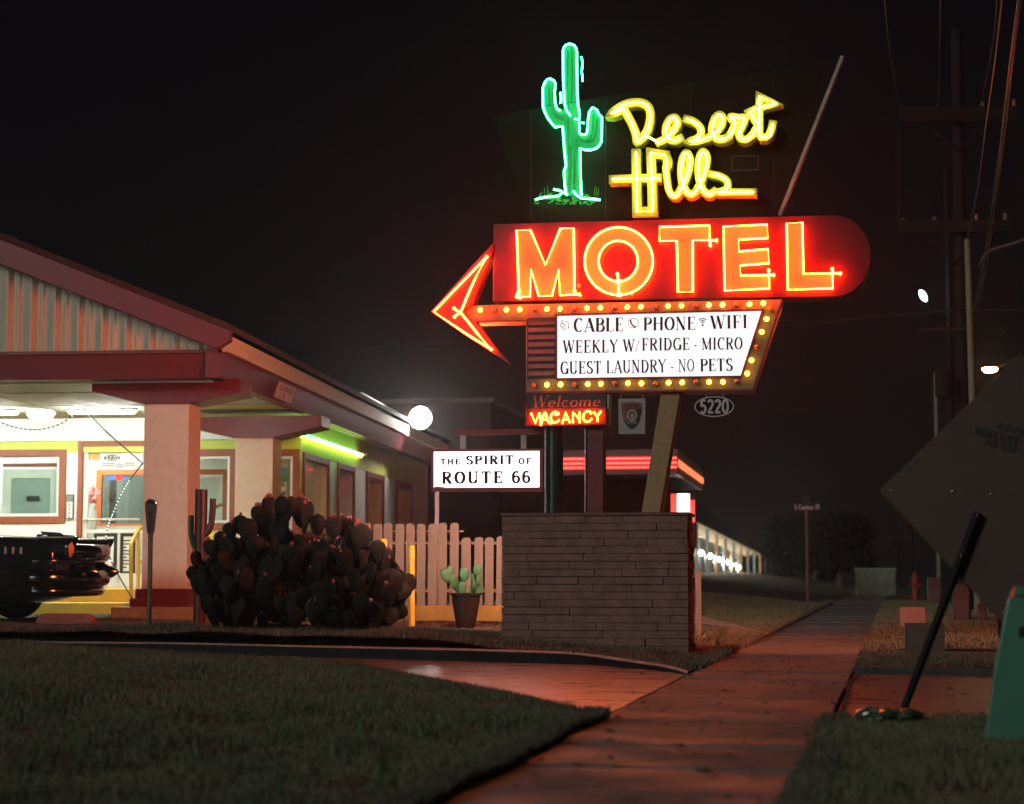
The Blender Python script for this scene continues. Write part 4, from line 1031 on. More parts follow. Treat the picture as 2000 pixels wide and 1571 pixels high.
# porch lighting
def fixture(x0, x1, y, w, drop=0):
    a = B.p(x0, y, w); b = B.p(x1, y, w); zc_ = zceil - .075 - drop
    h = (MB().box(a.x, b.x, w - .012, w + .012, zc_ + .035, zc_ + .05).box(a.x + .1, a.x + .11, w - .005, w + .005, zc_ + .05, zceil).box(b.x - .11, b.x - .1, w - .005, w + .005, zc_ + .05, zceil) if drop else MB().box(a.x, b.x, w - .07, w + .07, zc_ + .035, zceil - .001)).build('light_fixture', M_white, office)
    t = MB()
    for dw in (-.035, .035): t.tube([(a.x + .03, w + dw, zc_ + .012), (b.x - .03, w + dw, zc_ + .012)], .019, 8)
    t.build('tube_lamp', E_fluor, h)
wl5 = 5.0
fixture(296, 372, 770, 2.4, .10); fixture(133, 266, 797.5, wl5); fixture(-30, 36, 797.5, wl5); fixture(-190, -80, 797.5, wl5)  # first fixture is added behind the bracket, unseen, to brighten rear column and ceiling
q = B.p(80, 797, wl5 + .25); gl = MB(); gl.lathe([(.0, -.14), (.1, -.13), (.19, -.09), (.235, -.02), (.24, .0), (.2, .02)], (q.x, q.y, zceil - .04), 24); gl.build('globe_light', E_globe, office, smooth=True)
a = B.pu(706, 775, UE - .5); b = B.pu(876, 868, UE - .5)
MB().add([(UE - .5, a.y, a.z + .1), (UE - .5, b.y, b.z + .1), (UE - .5, b.y, b.z - .12), (UE - .5, a.y, a.z - .12), (UE - .56, a.y, a.z + .1), (UE - .56, b.y, b.z + .1), (UE - .56, b.y, b.z - .12), (UE - .56, a.y, a.z - .12)], [(0, 1, 2, 3), (7, 6, 5, 4), (0, 4, 5, 1), (3, 2, 6, 7), (0, 3, 7, 4), (1, 5, 6, 2)]).build('roof_flashing', M_white, office)
# coloured cove tubes under the side eave
E_cyan = emis('cyan_neon', (0.06, 1.0, 0.42), 11.0); E_yg = emis('yellow_green_neon', (1.0, 0.86, 0.08), 9.0)
w0_ = B.pu(572, 845, uc + .1).y; 
def cove(xa, ya, xb, yb, u, m):
    a = B.pu(xa, ya, u); b = B.pu(xb, yb, u)
    MB().tube([a, b], .015, 8).build('cove_tube', m, office, smooth=True)
cove(590, 847, 709, 889, uc + .16, E_cyan); cove(572, 847, 706, 893, uc + .06, E_yg)
for x, y in ((588, 846), (647, 868), (706, 889)):
    a = B.pu(x, y, uc + .06); MB().box(uc + .001, uc + .18, a.y - .02, a.y + .02, a.z - .01, a.z + .035).build('tube_bracket', M_trim, office)
# clearance placard on the side fascia
uf = UE - .05
cf = B.sub((UE - .055, B.pu(556, 760, UE - .05).y, B.pu(556, 776, UE - .05).z), deg=0)
cl = thing('clearance_sign', cf, 'small pale square clearance placard on the maroon side fascia', 'sign')
pts = [cf.loc(B.world(B.pu(x, y, UE - .055))) for x, y in [(541, 775), (546, 749), (573, 760), (567, 784)]]
w0c = min(p.y for p in pts); w1c = max(p.y for p in pts); z0c = min(p.z for p in pts); z1c = max(p.z for p in pts)
tilt = .13 / (zc - zb_)
def tu(z): return (z + cf.o.z - B.o.z - zc) * tilt + (UE - (UE - .055)) + .004
pv = MB(); q4 = [(w0c, z0c + .05), (w1c, z0c), (w1c, z1c - .05), (w0c, z1c)]
q4 = [(w0c, z0c + .0), (w1c, z0c + .0), (w1c, z1c), (w0c, z1c)]
pv.add([(tu(z), w, z) for w, z in q4] + [(tu(z) + .012, w, z) for w, z in q4], [(0, 1, 2, 3), (4, 5, 6, 7), (0, 4, 5, 1), (1, 5, 6, 2), (2, 6, 7, 3), (3, 7, 4, 0)])
pv.build('placard', mat('placard_white', lin(222, 200, 186), .6), cl)
tmp = MB(); Hc = (z1c - z0c)
text(tmp, 'CLEARANCE', (w0c + .12, z0c + Hc * .55), (w1c - .12, z0c + Hc * .55), Hc * .33, 0, .002, serif=False, thick=.2)
text(tmp, '10', (w0c + .5, z0c + Hc * .12), (w1c - .6, z0c + Hc * .12), Hc * .32, 0, .002, serif=False, thick=.2)
tm = MB(); tm.add([(tu(z) + .0135 + (.002 if abs(y) < 1e-6 else 0), u, z) for (u, y, z) in tmp.v], tmp.f); tm.build('lettering', mat('placard_red', lin(110, 18, 18), .6), cl)

# LED string: cord with many beads, tied to ceiling, column and base
sg = B.sub((*B.p(160, 800, wl5 - .6)[:2], zceil))
sl_ = thing('light_string', sg, 'sagging string of small white lights tied between the canopy ceiling and the front column', 'string lights')
path = [[B.p(-40, 808, 3.6), B.p(10, 829, 3.6), B.p(45, 838, 3.6), B.p(80, 839, 3.6), B.p(120, 827, 3.6), B.p(160, 797, 3.6)],
        [B.p(160, 797, 3.6), B.p(215, 850, 2.4), B.p(279, 905, 1.0)],
        [B.p(279, 905, 1.0), B.p(245, 950, 1.6), B.p(222, 1000, 2.0), B.p(208, 1042, 2.4), B.p(213, 1085, 2.4), B.p(235, 1130, 2.4), B.p(262, 1175, 2.0)]]
cordm = mat('dark_cord', (.035, .03, .03), .5); cord = MB(); beads = []
for k, seg in enumerate(path):
    s_ = [sg.loc(B.world(p)) for p in spline([tuple(a) for a in seg], 10)]
    cord.tube(s_, .011, 6)
    tot = sum((s_[i + 1] - s_[i]).length for i in range(len(s_) - 1)); step = .078; acc = 0
    for i in range(len(s_) - 1):
        d = s_[i + 1] - s_[i]
        while acc < d.length:
            p = s_[i] + d * (acc / d.length)
            fr_ = len(beads)
            py_ok = (k == 0) or (k == 1 and (p - s_[0]).length < 1.3) or (k == 2 and (p - s_[0]).length < 2.2 and (p - s_[0]).length > .55)
            if py_ok: beads.append(p + Vector((0, -.012, -.01)))
            acc += step
        acc -= d.length
cord.build('cord', cordm, sl_, smooth=True)
E_bead = emis('led_bead_light', (.8, 1.0, .98), 2.2)
b0 = MB().ball((0, 0, 0), .0105, n=8, m=6).build('bulb', E_bead, sl_, smooth=True); b0.location = beads[0]
for p in beads[1:98]:
    o = b0.copy(); COL.objects.link(o); o.parent = sl_; o.location = p

# yellow handrail by the steps
hr = B.sub((*B.p(262, 1178, 3.3)[:2], zs))
rl = thing('handrail', hr, 'yellow painted pipe handrail on the office steps', 'handrail')
f = MB()
q = lambda x, y, w: hr.loc(B.world(B.p(x, y, w)))
f.tube(spline([tuple(q(256, 1180, 3.3)), tuple(q(256, 1120, 3.3)), tuple(q(256, 1068, 3.3)), tuple(q(258, 1058, 3.5)), tuple(q(268, 1040, 4.2)), tuple(q(273, 1033, 4.6)), tuple(q(279, 1032, 4.8))], 5), .032, 8)
f.tube([q(270, 1040, 4.4), q(270, 1152, 4.4)], .032, 8); f.tube([q(270, 1097, 4.4), q(277, 1097, 4.6)], .025, 8)
f.build('rail', M_yel, rl, smooth=True)

# maroon planter box right of the column
pb2 = B.sub((*B.p(390, 1184, 1.2)[:2], pp.z - .02))
po = thing('planter_box', pb2, 'low maroon block planter right of the canopy column', 'planter')
a = B.p(372, 1184, 1.2); b = B.p(420, 1126, 1.2); cx = (a.x + b.x) / 2; hw_ = (b.x - a.x) / 2; hh = b.z - a.z
MB().box(-hw_ - .1, hw_, 0, .5, 0, hh).build('box', M_maroon, po, bevel=.015); MB().box(-hw_ - .08, hw_ - .02, .03, .47, hh - .001, hh + .02).build('soil', mat('dark_soil', (.03, .022, .016), 0.95, bump=0.8), po)

# flood lamp on a mast behind the roof
q = B.pu(820, 816, UE + .32); FL = B.sub((UE + .05, q.y, q.z - .25))
ld = thing('flood_lamp', FL, 'glaring round white flood lamp bracketed off the far eave of the office roof', 'flood lamp')
MB().tube([(-.06, .1, .0), (.2, .2, .05), (.27, .2, .22)], .03, 8).build('bracket', M_trim, ld, smooth=True)
MB().lathe([(0, .35), (.15, .3), (.26, .1), (.27, .02), (.25, .02), (.25, .06)], (.27, .05, .25), 20, 'y').build('lamp_housing', M_trim, ld, smooth=True)
MB().ball((.27, .07, .25), .235, .09, .235, n=16, m=10).build('lamp_glass', emis('flood_lamp_light', (1, .97, .9), 240), ld, smooth=True)
# ------------------------------------------------------------------ ground sheets
def wet_mat(name, c1, c2, r0, r1, bump=.35, bscale=55, scale=1.2, stretch=(1, 1, 1)):
    m = mat(name, c1, .5, col2=c2, vscale=3.5, bump=bump, bscale=bscale)
    nt = m.node_tree; b = nt.nodes['Principled BSDF']
    tc = nt.nodes.new('ShaderNodeTexCoord'); mp = nt.nodes.new('ShaderNodeMapping'); mp.inputs['Scale'].default_value = stretch
    n = nt.nodes.new('ShaderNodeTexNoise'); n.inputs['Scale'].default_value = scale; n.inputs['Detail'].default_value = 7; n.inputs['Roughness'].default_value = .6
    rp = nt.nodes.new('ShaderNodeMapRange'); rp.inputs[1].default_value = .35; rp.inputs[2].default_value = .66; rp.inputs[3].default_value = r0; rp.inputs[4].default_value = r1
    nt.links.new(tc.outputs['Object'], mp.inputs[0]); nt.links.new(mp.outputs[0], n.inputs[0]); nt.links.new(n.outputs[0], rp.inputs[0]); nt.links.new(rp.outputs[0], b.inputs['Roughness'])
    return m
M_asph = wet_mat('worn_drive_asphalt', (.030, .028, .027), (.065, .061, .058), .20, .58, bump=.3, bscale=70, scale=1.5, stretch=(.7, 2.2, 1))
M_asph.node_tree.nodes['Principled BSDF'].inputs['Specular IOR Level'].default_value = 1.0; M_asph.node_tree.nodes['Principled BSDF'].inputs['Coat Weight'].default_value = .55; M_asph.node_tree.nodes['Principled BSDF'].inputs['Coat Roughness'].default_value = .40
M_conc = wet_mat('pavement_concrete', (.10, .10, .103), (.175, .17, .172), .5, .85, bump=.3, bscale=60, scale=1.1)
M_conc.node_tree.nodes['Principled BSDF'].inputs['Specular IOR Level'].default_value = .22
M_kerb = mat('kerb_concrete', (.26, .23, .20), .55, var=.3, vscale=8, bump=.3, spec=.5)
M_soil = mat('lawn_soil', (.035, .03, .018), .95, var=.4, vscale=8, bump=.9, bscale=60)
M_road = mat('road_asphalt', (.05, .05, .052), .6, var=.3, vscale=5, bump=.5)
def plane(name, pts, m, z, fr=SW):
    o = MB().add([(a, b, z) for a, b in pts], [tuple(range(len(pts)))]).build(name, m); place(o, fr); return struct(o)
plane('ground', [(-140, -40), (140, -40), (140, 420), (-140, 420)], M_road, -.05)
plane('driveway', [(-26, -14), (-.004, -14), (-.004, 12), (-26, 12)], M_asph, -.004)
plane('driveway_apron', [(1.40, -.6), (5.2, -1.4), (5.2, 6.4), (1.40, 5.6)], M_asph, -.012)
# pavement slabs with joints
sb = MB(); t = -16.0; rs = random.Random(4)
k_ = 0
while t < 70:
    l = 1.02 if k_ % 3 else 1.5
    g = .095 if k_ % 3 == 0 else .05
    z = .012 + rs.uniform(-.007, .007)
    sb.box(rs.uniform(-.012, .012), 1.385 + rs.uniform(-.012, .012), t + g, t + l - .006, -.2, z); t += l; k_ += 1
pv_ = struct(place(sb.build('pavement', M_conc, bevel=.006), SW))
# lawns: grids between an edge line and far rows
def lawn(name, edge, rows, tdir, mtl=M_soil, zoff=0.0):
    vs = []; n = len(edge); fs = []
    for r in rows:
        for (s, t) in edge:
            tt = t + tdir * r
            vs.append((s, tt, max(.0, hgt_fn(s, tt)) + zoff))
    for i in range(len(rows) - 1):
        for k in range(n - 1):
            a = i * n + k; fs.append((a, a + 1, a + n + 1, a + n))
    o = MB().add(vs, fs).build(name, mtl, smooth='all'); place(o, SW); return struct(o), vs
def hgt_fn(s, t):
    return hgt(s, t) + .022 * math.sin(s * 2.1 + 1.3 * t) * math.sin(t * 1.7 - s * .8) + .01 * math.sin(5 * s + 3 * t)
def edge_st(pts, z):
    out = []
    for k, (x, y) in enumerate(pts):
        q = SW.loc(G(x, y, z if not callable(z) else z(x))); out.append((q.x, q.y))
    return out
e1 = spline(edge_st([(1172, 1408), (1120, 1381), (1060, 1365), (1000, 1350), (900, 1331), (800, 1316), (700, 1300)], lambda x: .05 + .05 * (1180 - x) / 500), 4)
e1 = [(min(s, -.02), t) for s, t in e1]
last = e1[-1]
q_ = [last, (last[0] - 2.0, last[1] + .25), (last[0] - 4.2, last[1] + .35), (last[0] - 8, last[1] + .4), (last[0] - 14, last[1] + .4)]
e1 = e1[:-1] + spline(q_, 6)
rows = [0, .05, .12, .25, .45, .7, 1, 1.4, 1.9, 2.5, 3.2, 4, 5, 6, 7, 8.5, 10, 12.5]
lawn('front_lawn', e1, rows, -1)
# kerb between driveway and motel lawn
kz = lambda x: .115 if x < 1080 else max(.025, .115 - .09 * (x - 1080) / 290)
kp = [(1378, 1313), (1300, 1301), (1220, 1289), (1150, 1279), (1100, 1274.5), (1000, 1271), (850, 1267), (700, 1264), (500, 1259.5), (350, 1256), (180, 1254.5), (0, 1253), (-200, 1251), (-600, 1248)]
ke = []
for x, y in kp:
    q = SW.loc(G(x, y, kz(x))); ke.append((min(q.x, -.03), q.y, kz(x)))
kes = spline(ke, 4)
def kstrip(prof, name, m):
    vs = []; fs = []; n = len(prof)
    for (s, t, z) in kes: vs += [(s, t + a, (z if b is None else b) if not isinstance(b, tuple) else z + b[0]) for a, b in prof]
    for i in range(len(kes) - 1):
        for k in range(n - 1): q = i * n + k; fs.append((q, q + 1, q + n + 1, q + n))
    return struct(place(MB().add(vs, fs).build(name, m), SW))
kstrip([(0, -.1), (0, (-.022,)), (.006, (-.014,))], 'kerb_face', mat('shaded_kerb_face', (.012, .011, .010), .7, var=.4, bump=.3, spec=.2))  # kerb's unlit side put into its colour: near-black face below a pale top
kstrip([(.006, (-.014,)), (.016, (-.002,)), (.05, None), (.13, (.002,)), (.15, (-.01,)), (.15, -.1)], 'kerb', M_kerb)
KS = sorted((s, t) for s, t, z in kes)
def kerb_t(s):
    return float(np.interp(s, [a for a, b in KS], [b for a, b in KS]))
e2 = [(s, t + .155) for s, t, z in kes]
e2 = e2 + [(e2[-1][0] - 10, e2[-1][1]), (e2[-1][0] - 30, e2[-1][1])]
rows2 = [0, .1, .3, .6, 1, 1.6, 2.3, 3, 4, 5, 6, 7.5, 9, 11, 13, 16, 20, 25, 30, 36, 44, 54, 66, 80, 110]
lawn('motel_lawn', e2, rows2, 1)
# second driveway lit orange behind the planter, sloping up from the pavement
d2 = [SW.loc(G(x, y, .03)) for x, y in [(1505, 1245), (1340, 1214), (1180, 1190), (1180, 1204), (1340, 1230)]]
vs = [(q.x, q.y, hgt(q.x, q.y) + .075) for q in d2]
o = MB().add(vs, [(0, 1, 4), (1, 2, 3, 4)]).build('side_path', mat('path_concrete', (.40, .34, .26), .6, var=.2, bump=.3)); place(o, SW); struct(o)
# right verge
hg_ = hgt_fn
def hgt_fn(s, t): return .03 + .015 * math.sin(3 * s + 2 * t) + .02 * ss(s, 1.4, 2.4)
e3 = spline(edge_st([(1600, 1432), (1640, 1412), (1700, 1403), (1800, 1403), (1900, 1400), (2040, 1396)], .05), 4); e3 = [(max(s, 1.40), t) for s, t in e3] + [(4.6, 1.0)]
lawn('verge', e3, rows, -1)
e4 = [(1.40, 5.7), (2.0, 5.75), (3.0, 5.8), (5.0, 6.0)]
lawn('verge', e4, [0, .3, .8, 1.5, 2.2, 2.6], 1)
lawn('verge', [(1.40, 9.4), (2.2, 9.4), (3.2, 9.5), (5.0, 9.6)], [0, .3, 1, 2, 4, 8, 14, 22, 32, 46, 60], 1)
plane('cross_path', [(1.40, 8.2), (5.2, 8.4), (5.2, 9.75), (1.40, 9.5)], M_conc, .03)
hgt_fn = hg_
ek = MB(); ek.box(1.39, 5.2, 5.5, 5.62, -.1, .05); struct(place(ek.build('kerb', mat('old_dark_kerb', (.05, .045, .04), .8, var=.3, bump=.3)), SW))

# ------------------------------------------------------------------ grass blades
M_grass = mat('grass_blades', (.10, .125, .058), .7, col2=(.24, .19, .11), vscale=1.6, bump=0)
M_grassd = mat('dry_grass_blades', (.09, .082, .046), .7, col2=(.19, .145, .095), vscale=1.6, bump=0)
def blades(name, st, hts, wid, m, label=None):
    n = len(st)
    s = st[:, 0]; t = st[:, 1]; z = st[:, 2]
    an = RNG.uniform(0, 2 * np.pi, n); h = hts * RNG.uniform(.45, 1.25, n)
    lean = RNG.uniform(.15, .95, n) * h; la = RNG.uniform(0, 2 * np.pi, n); w = wid * RNG.uniform(.6, 1.3, n)
    dx, dy = np.cos(an) * w, np.sin(an) * w; lx, ly = np.cos(la) * lean, np.sin(la) * lean
    V = np.empty((n, 5, 3))
    V[:, 0] = np.c_[s - dx, t - dy, z - .01]; V[:, 1] = np.c_[s + dx, t + dy, z - .01]
    V[:, 2] = np.c_[s + lx * .4 - dx * .7, t + ly * .4 - dy * .7, z + h * .6]; V[:, 3] = np.c_[s + lx * .4 + dx * .7, t + ly * .4 + dy * .7, z + h * .6]
    V[:, 4] = np.c_[s + lx, t + ly, z + h]
    me = bpy.data.meshes.new(name)
    me.vertices.add(n * 5); me.vertices.foreach_set('co', V.reshape(-1))
    b = (np.arange(n) * 5)[:, None]
    loops = np.concatenate([b + 0, b + 1, b + 3, b + 2, b + 2, b + 3, b + 4], 1).reshape(-1)
    starts = (np.arange(n) * 7)[:, None] + np.array([0, 4]); tot = np.tile([4, 3], n)
    me.loops.add(n * 7); me.loops.foreach_set('vertex_index', loops.astype(np.int32))
    me.polygons.add(n * 2); me.polygons.foreach_set('loop_start', starts.reshape(-1).astype(np.int32)); me.polygons.foreach_set('loop_total', tot.astype(np.int32))
    me.update(); me.validate()
    me.materials.append(m)
    o = bpy.data.objects.new(name, me); COL.objects.link(o); place(o, SW); o['kind'] = 'stuff'
    return o
def inview(s, t, z, pad=60):
    X = SW.o.x + s * SW.u.x + t * SW.n.x; Y = SW.o.y + s * SW.u.y + t * SW.n.y
    a = X / np.maximum(Y, .1); px = 1000 + F * a
    dy = (z - CAMZ) / np.maximum(Y, .1); py = 1111 - F * dy
    return (Y > 3) & (px > -pad) & (px < 2000 + pad) & (py < 1571 + pad * 2)
def scatter(n, smin, smax, tfun0, tfun1, hfun, dens=None):
    s = RNG.uniform(smin, smax, n); u = RNG.uniform(0, 1, n); t0 = tfun0(s); t1 = tfun1(s); t = t0 + (t1 - t0) * u
    z = np.array([hfun(a, b) for a, b in zip(s, t)])
    k = inview(s, t, z)
    if dens is not None: k &= RNG.uniform(0, 1, n) < dens(s, t)
    return np.c_[s, t, z][k]
E1 = sorted(e1); e1s = np.array([a for a, b in E1]); e1t = np.array([b for a, b in E1])
hv = hgt_fn
clump = lambda s, t: np.clip(.62 + .5 * np.sin(3.1 * s + 1.7 * np.sin(2.3 * t)) * np.sin(2.7 * t + 1.1 * np.sin(1.9 * s)) + .25 * np.sin(9.1 * s + 2 * np.sin(7 * t)) * np.sin(8.3 * t), .06, 1)
patch = lambda st: .55 + .95 * np.clip(.5 + .5 * np.sin(1.1 * st[:, 0] + 2.1 * np.sin(.9 * st[:, 1])) * np.sin(1.3 * st[:, 1] + 1.7 * np.sin(1.5 * st[:, 0])), 0, 1)
st = scatter(640000, -9.5, -.0, lambda s: np.full_like(s, -7.5), lambda s: np.interp(s, e1s, e1t), hv, clump)
blades('lawn_grass', st, .036 * patch(st), .0026, M_grass)
st = scatter(9000, -9.5, -.0, lambda s: np.full_like(s, -7.5), lambda s: np.interp(s, e1s, e1t), hv)
blades('lawn_grass', st, .075, .0024, M_grassd)
kt = lambda s: np.interp(s, [a for a, b in KS], [b + .14 for a, b in KS])
st = scatter(210000, -14, -.0, kt, lambda s: kt(s) + 4.6, hv, clump); blades('lawn_grass', st, .05 * patch(st), .0038, M_grassd)
st = scatter(90000, -6, -.0, lambda s: kt(s) + 4.6, lambda s: kt(s) + 30, hv); blades('lawn_grass', st, .09, .009, M_grass)
hvr = lambda s, t: .03 + .015 * math.sin(3 * s + 2 * t) + .02 * ss(s, 1.4, 2.4)
E3 = sorted(e3); 
st = scatter(160000, 1.38, 4.2, lambda s: np.full_like(s, -8), lambda s: np.interp(s, [a for a, b in E3], [b for a, b in E3]), hvr, clump); blades('verge_grass', st, .042 * patch(st), .0028, M_grass)
st = scatter(40000, 1.4, 5.0, lambda s: np.full_like(s, 5.8), lambda s: np.full_like(s, 8.3), hvr, clump); blades('verge_grass', st, .05, .0045, M_grassd)
st = scatter(60000, 1.4, 5.0, lambda s: np.full_like(s, 9.6), lambda s: np.full_like(s, 40), hvr); blades('verge_grass', st, .05, .006, M_grass)
# weeds: taller tufts scattered through the lawns
wc = np.c_[RNG.uniform(-7, -.05, 170), RNG.uniform(-6.5, -.1, 170)]
wp = np.repeat(wc, 16, 0) + RNG.normal(0, .035, (170 * 16, 2)); wp[:, 0] = np.minimum(wp[:, 0], -.01)
st = np.c_[wp, [hgt(a, -1) for a in wp[:, 0]]]; keep = inview(st[:, 0], st[:, 1], st[:, 2]); blades('lawn_weeds', st[keep], .11, .0045, mat('weed_leaf', (.05, .10, .03), .6, col2=(.10, .12, .05), bump=0))
# ragged fringe hanging over the pavement and drive edges, and fallen leaves
n_ = 26000
k_ = RNG.uniform(0, 1, n_); fr_s = RNG.uniform(-.10, .055, n_); fr_t = RNG.uniform(-8, 0, n_); st = np.c_[fr_s, fr_t, np.full(n_, .035)]
st[:, 0] += .02 * np.sin(st[:, 1] * 3.7) * np.sin(st[:, 1] * 1.3) - .015; keep = inview(st[:, 0], st[:, 1], st[:, 2]); blades('lawn_grass', st[keep], .05, .0026, M_grassd)
s_e = RNG.uniform(-9, -.02, n_); st = np.c_[s_e, np.interp(s_e, e1s, e1t) + RNG.uniform(-.06, .05, n_), [max(.01, hgt(a, -.2) - .03) for a in s_e]]; keep = inview(st[:, 0], st[:, 1], st[:, 2]); blades('lawn_grass', st[keep], .055, .0026, M_grassd)
st = np.c_[1.385 - RNG.uniform(-.12, .05, 9000), RNG.uniform(-8, 0, 9000), np.full(9000, .03)]; blades('verge_grass', st[inview(st[:, 0], st[:, 1], st[:, 2])], .05, .0026, M_grassd)
st = np.c_[RNG.uniform(-.10, .05, 14000), RNG.uniform(5.4, 40, 14000), np.full(14000, .03)]; blades('lawn_grass', st[inview(st[:, 0], st[:, 1], st[:, 2])], .06, .005, M_grassd)
lf_ = MB(); rl_ = random.Random(31)
for i in range(520):
    s = rl_.choice((rl_.uniform(-7, 0), rl_.uniform(0, 1.4), rl_.uniform(1.4, 3.2))); t = rl_.uniform(-6.5, 8)
    z = (hgt(s, t) + rl_.uniform(.02, .05) if s < 0 and (t < -.3 or t > 5.6) else .022 if 0 <= s <= 1.39 else .06)
    if s < 0 and -.3 <= t <= 5.6: z = .004
    a = rl_.uniform(0, 6.28); l = rl_.uniform(.018, .04); w = l * .5; ca, sa = math.cos(a), math.sin(a); up = rl_.uniform(.002, .018)
    lf_.add([(s - l * ca, t - l * sa, z), (s + w * sa, t - w * ca, z + up), (s + l * ca, t + l * sa, z + .004), (s - w * sa, t + w * ca, z + up * .6)], [(0, 1, 2), (0, 2, 3)])
struct(place(lf_.build('fallen_leaves', mat('dead_leaf', (.10, .065, .035), .8, var=.5, vscale=3), fix=False), SW), 'stuff')
# ragged grass creeping over the joint and cracks in the drive
ck = MB(); rs = random.Random(9)
def crack(p0, p1, wob, wd, z):
    n = 14; pts = []
    for i in range(n + 1):
        f = i / n; pts.append((p0[0] + (p1[0] - p0[0]) * f + rs.uniform(-wob, wob), p0[1] + (p1[1] - p0[1]) * f + rs.uniform(-wob, wob)))
    for i in range(n):
        a, b = pts[i], pts[i + 1]; d = Vector((b[0] - a[0], b[1] - a[1])).normalized(); nn = Vector((-d.y, d.x)) * wd * rs.uniform(.5, 1.4)
        ck.add([(a[0] - nn.x, a[1] - nn.y, z), (a[0] + nn.x, a[1] + nn.y, z), (b[0] + nn.x, b[1] + nn.y, z), (b[0] - nn.x, b[1] - nn.y, z)], [(0, 1, 2, 3)])
crack((-.03, .0), (-.03, 5.3), .012, .012, .0005)
for a, b in (((-.05, 3.1), (-2.6, 3.4)), ((-1.2, 2.2), (-1.9, 3.2)), ((-.05, 4.4), (-1.1, 4.1)), ((-3, 1.8), (-5, 4.2)), ((-.4, 1.5), (-1.3, 1.35))): crack(a, b, .05, .008, .0008)
struct(place(ck.build('driveway_crack', mat('crack_dirt', (.012, .01, .008), .95)), SW))
ck = MB()
for a, b in (((.02, 2.6), (.75, 2.25)), ((.75, 2.25), (1.36, 2.5)), ((.3, -3.1), (.9, -2.2)), ((1.36, -1.2), (.8, -.8)), ((.5, 4.6), (.62, 6.1)), ((.02, -.4), (.5, -.1))): crack(a, b, .03, .007, .0265)
struct(place(ck.build('pavement_crack', mat('crack_dirt', (.012, .01, .008), .95)), SW))
ck = MB()
for k in range(14):
    t0 = rs.uniform(-.2, 5.0); crack((1.36, t0), (1.40 + rs.uniform(.05, .4), t0 + rs.uniform(-.15, .15)), .02, .012, .026)
crack((1.41, -.6), (1.41, 5.5), .03, .022, .0005)
struct(place(ck.build('driveway_crack', mat('crack_dirt', (.012, .01, .008), .95)), SW))

# ------------------------------------------------------------------ prickly pear clump
def pad(mb, c, r, th, M, n=12):
    """Obovate cactus pad: base at c, growing along M's z."""
    vs = []; rings = 9
    vs.append(M @ Vector((0, 0, 0)) + c)
    for i in range(1, rings):
        f = i / rings
        wd = r * math.sqrt(max(0, 1 - (2 * f - 1) ** 2)) * (.74 + .42 * f); tk = th * math.sin(math.pi * f) ** .6
        for k in range(n):
            an = 2 * math.pi * k / n
            vs.append(M @ Vector((wd * .92 * math.cos(an), tk * math.sin(an), 2.45 * r * f)) + c)
    vs.append(M @ Vector((0, 0, 2.45 * r)) + c)
    fs = [(0, 1 + (k + 1) % n, 1 + k) for k in range(n)]
    for i in range(rings - 2):
        a = 1 + i * n; b = a + n
        for k in range(n): k2 = (k + 1) % n; fs.append((a + k, a + k2, b + k2, b + k))
    t = len(vs) - 1; a = 1 + (rings - 2) * n
    fs += [(t, a + k, a + (k + 1) % n) for k in range(n)]
    mb.add(vs, fs)
def rotm(yaw, tilt, roll=0):
    return (Matrix.Rotation(yaw, 3, 'Z') @ Matrix.Rotation(tilt, 3, 'X') @ Matrix.Rotation(roll, 3, 'Y'))
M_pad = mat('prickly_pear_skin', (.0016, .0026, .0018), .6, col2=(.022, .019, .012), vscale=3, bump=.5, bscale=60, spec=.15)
M_pad2 = mat('young_cactus_skin', (.055, .15, .055), .55, var=.25, vscale=12, bump=.2, bscale=70)
M_fruit = mat('cactus_fruit', (.28, .085, .07), .5, var=.3, vscale=20)
q = P(592, 1208, 21.5); PC = Fr(592, 21.5, 0, hw(q.x, q.y) - .02)
pr_ = thing('prickly_pear_cactus', PC, 'big dark clump of prickly pear cactus pads growing in the lawn before the motel', 'cactus')
prof_x = [378, 392, 410, 440, 460, 490, 515, 545, 575, 600, 625, 650, 682, 712, 735, 752, 772, 792, 808]
prof_y = [1128, 1092, 1080, 1072, 1052, 1046, 1044, 1046, 1046, 1046, 1050, 1052, 1056, 1064, 1082, 1096, 1112, 1122, 1146]
pm_ = MB(); fm_ = MB(); rp = random.Random(21)
sc_ = 21.5 / F
def top_z(px): return (1111 - float(np.interp(px, prof_x, prof_y))) * sc_ + CAMZ - PC.o.z
def add_pad(px, zz, w, r=None, yaw=None, tilt=None, roll=None, fruit=.12):
    r = r or rp.uniform(.085, .135)
    M = rotm(rp.uniform(-1.4, 1.4) if yaw is None else yaw, rp.gauss(0, .25) if tilt is None else tilt, rp.gauss(0, .28) if roll is None else roll)
    c = Vector(((px - 592) * sc_, w, zz))
    pad(pm_, c, r, rp.uniform(.016, .024), M)
    if rp.random() < fruit:
        for k in range(rp.randint(1, 4)):
            f_ = rp.uniform(-.5, .5); tip = M @ Vector((r * .75 * f_, 0, 2.35 * r * (1 - .22 * f_ * f_ * 2))) + c
            fm_.ball(tip + Vector((0, 0, .015)), .016, .016, .026, n=6, m=5)
for i in range(620):
    px = rp.uniform(402, 782); tz = top_z(px); w = rp.uniform(-1, 1)
    edge = min(px - 376, 812 - px) / 90; wmax = .95 * min(1, max(.25, edge)) ** .6
    zmax = tz - .24
    f = rp.random() ** .75
    zz = zmax * f
    rad = math.sqrt(max(.05, 1 - (max(0, zz) / max(.3, tz)) ** 2.2))
    if zz < -.05: zz = 0
    inset = 0
    pxx = px
    lowf = max(0, 1 - zz / .35)
    pxx = 592 + (px - 592) * (1 - .10 * lowf)
    add_pad(pxx, zz, w * wmax * rad)
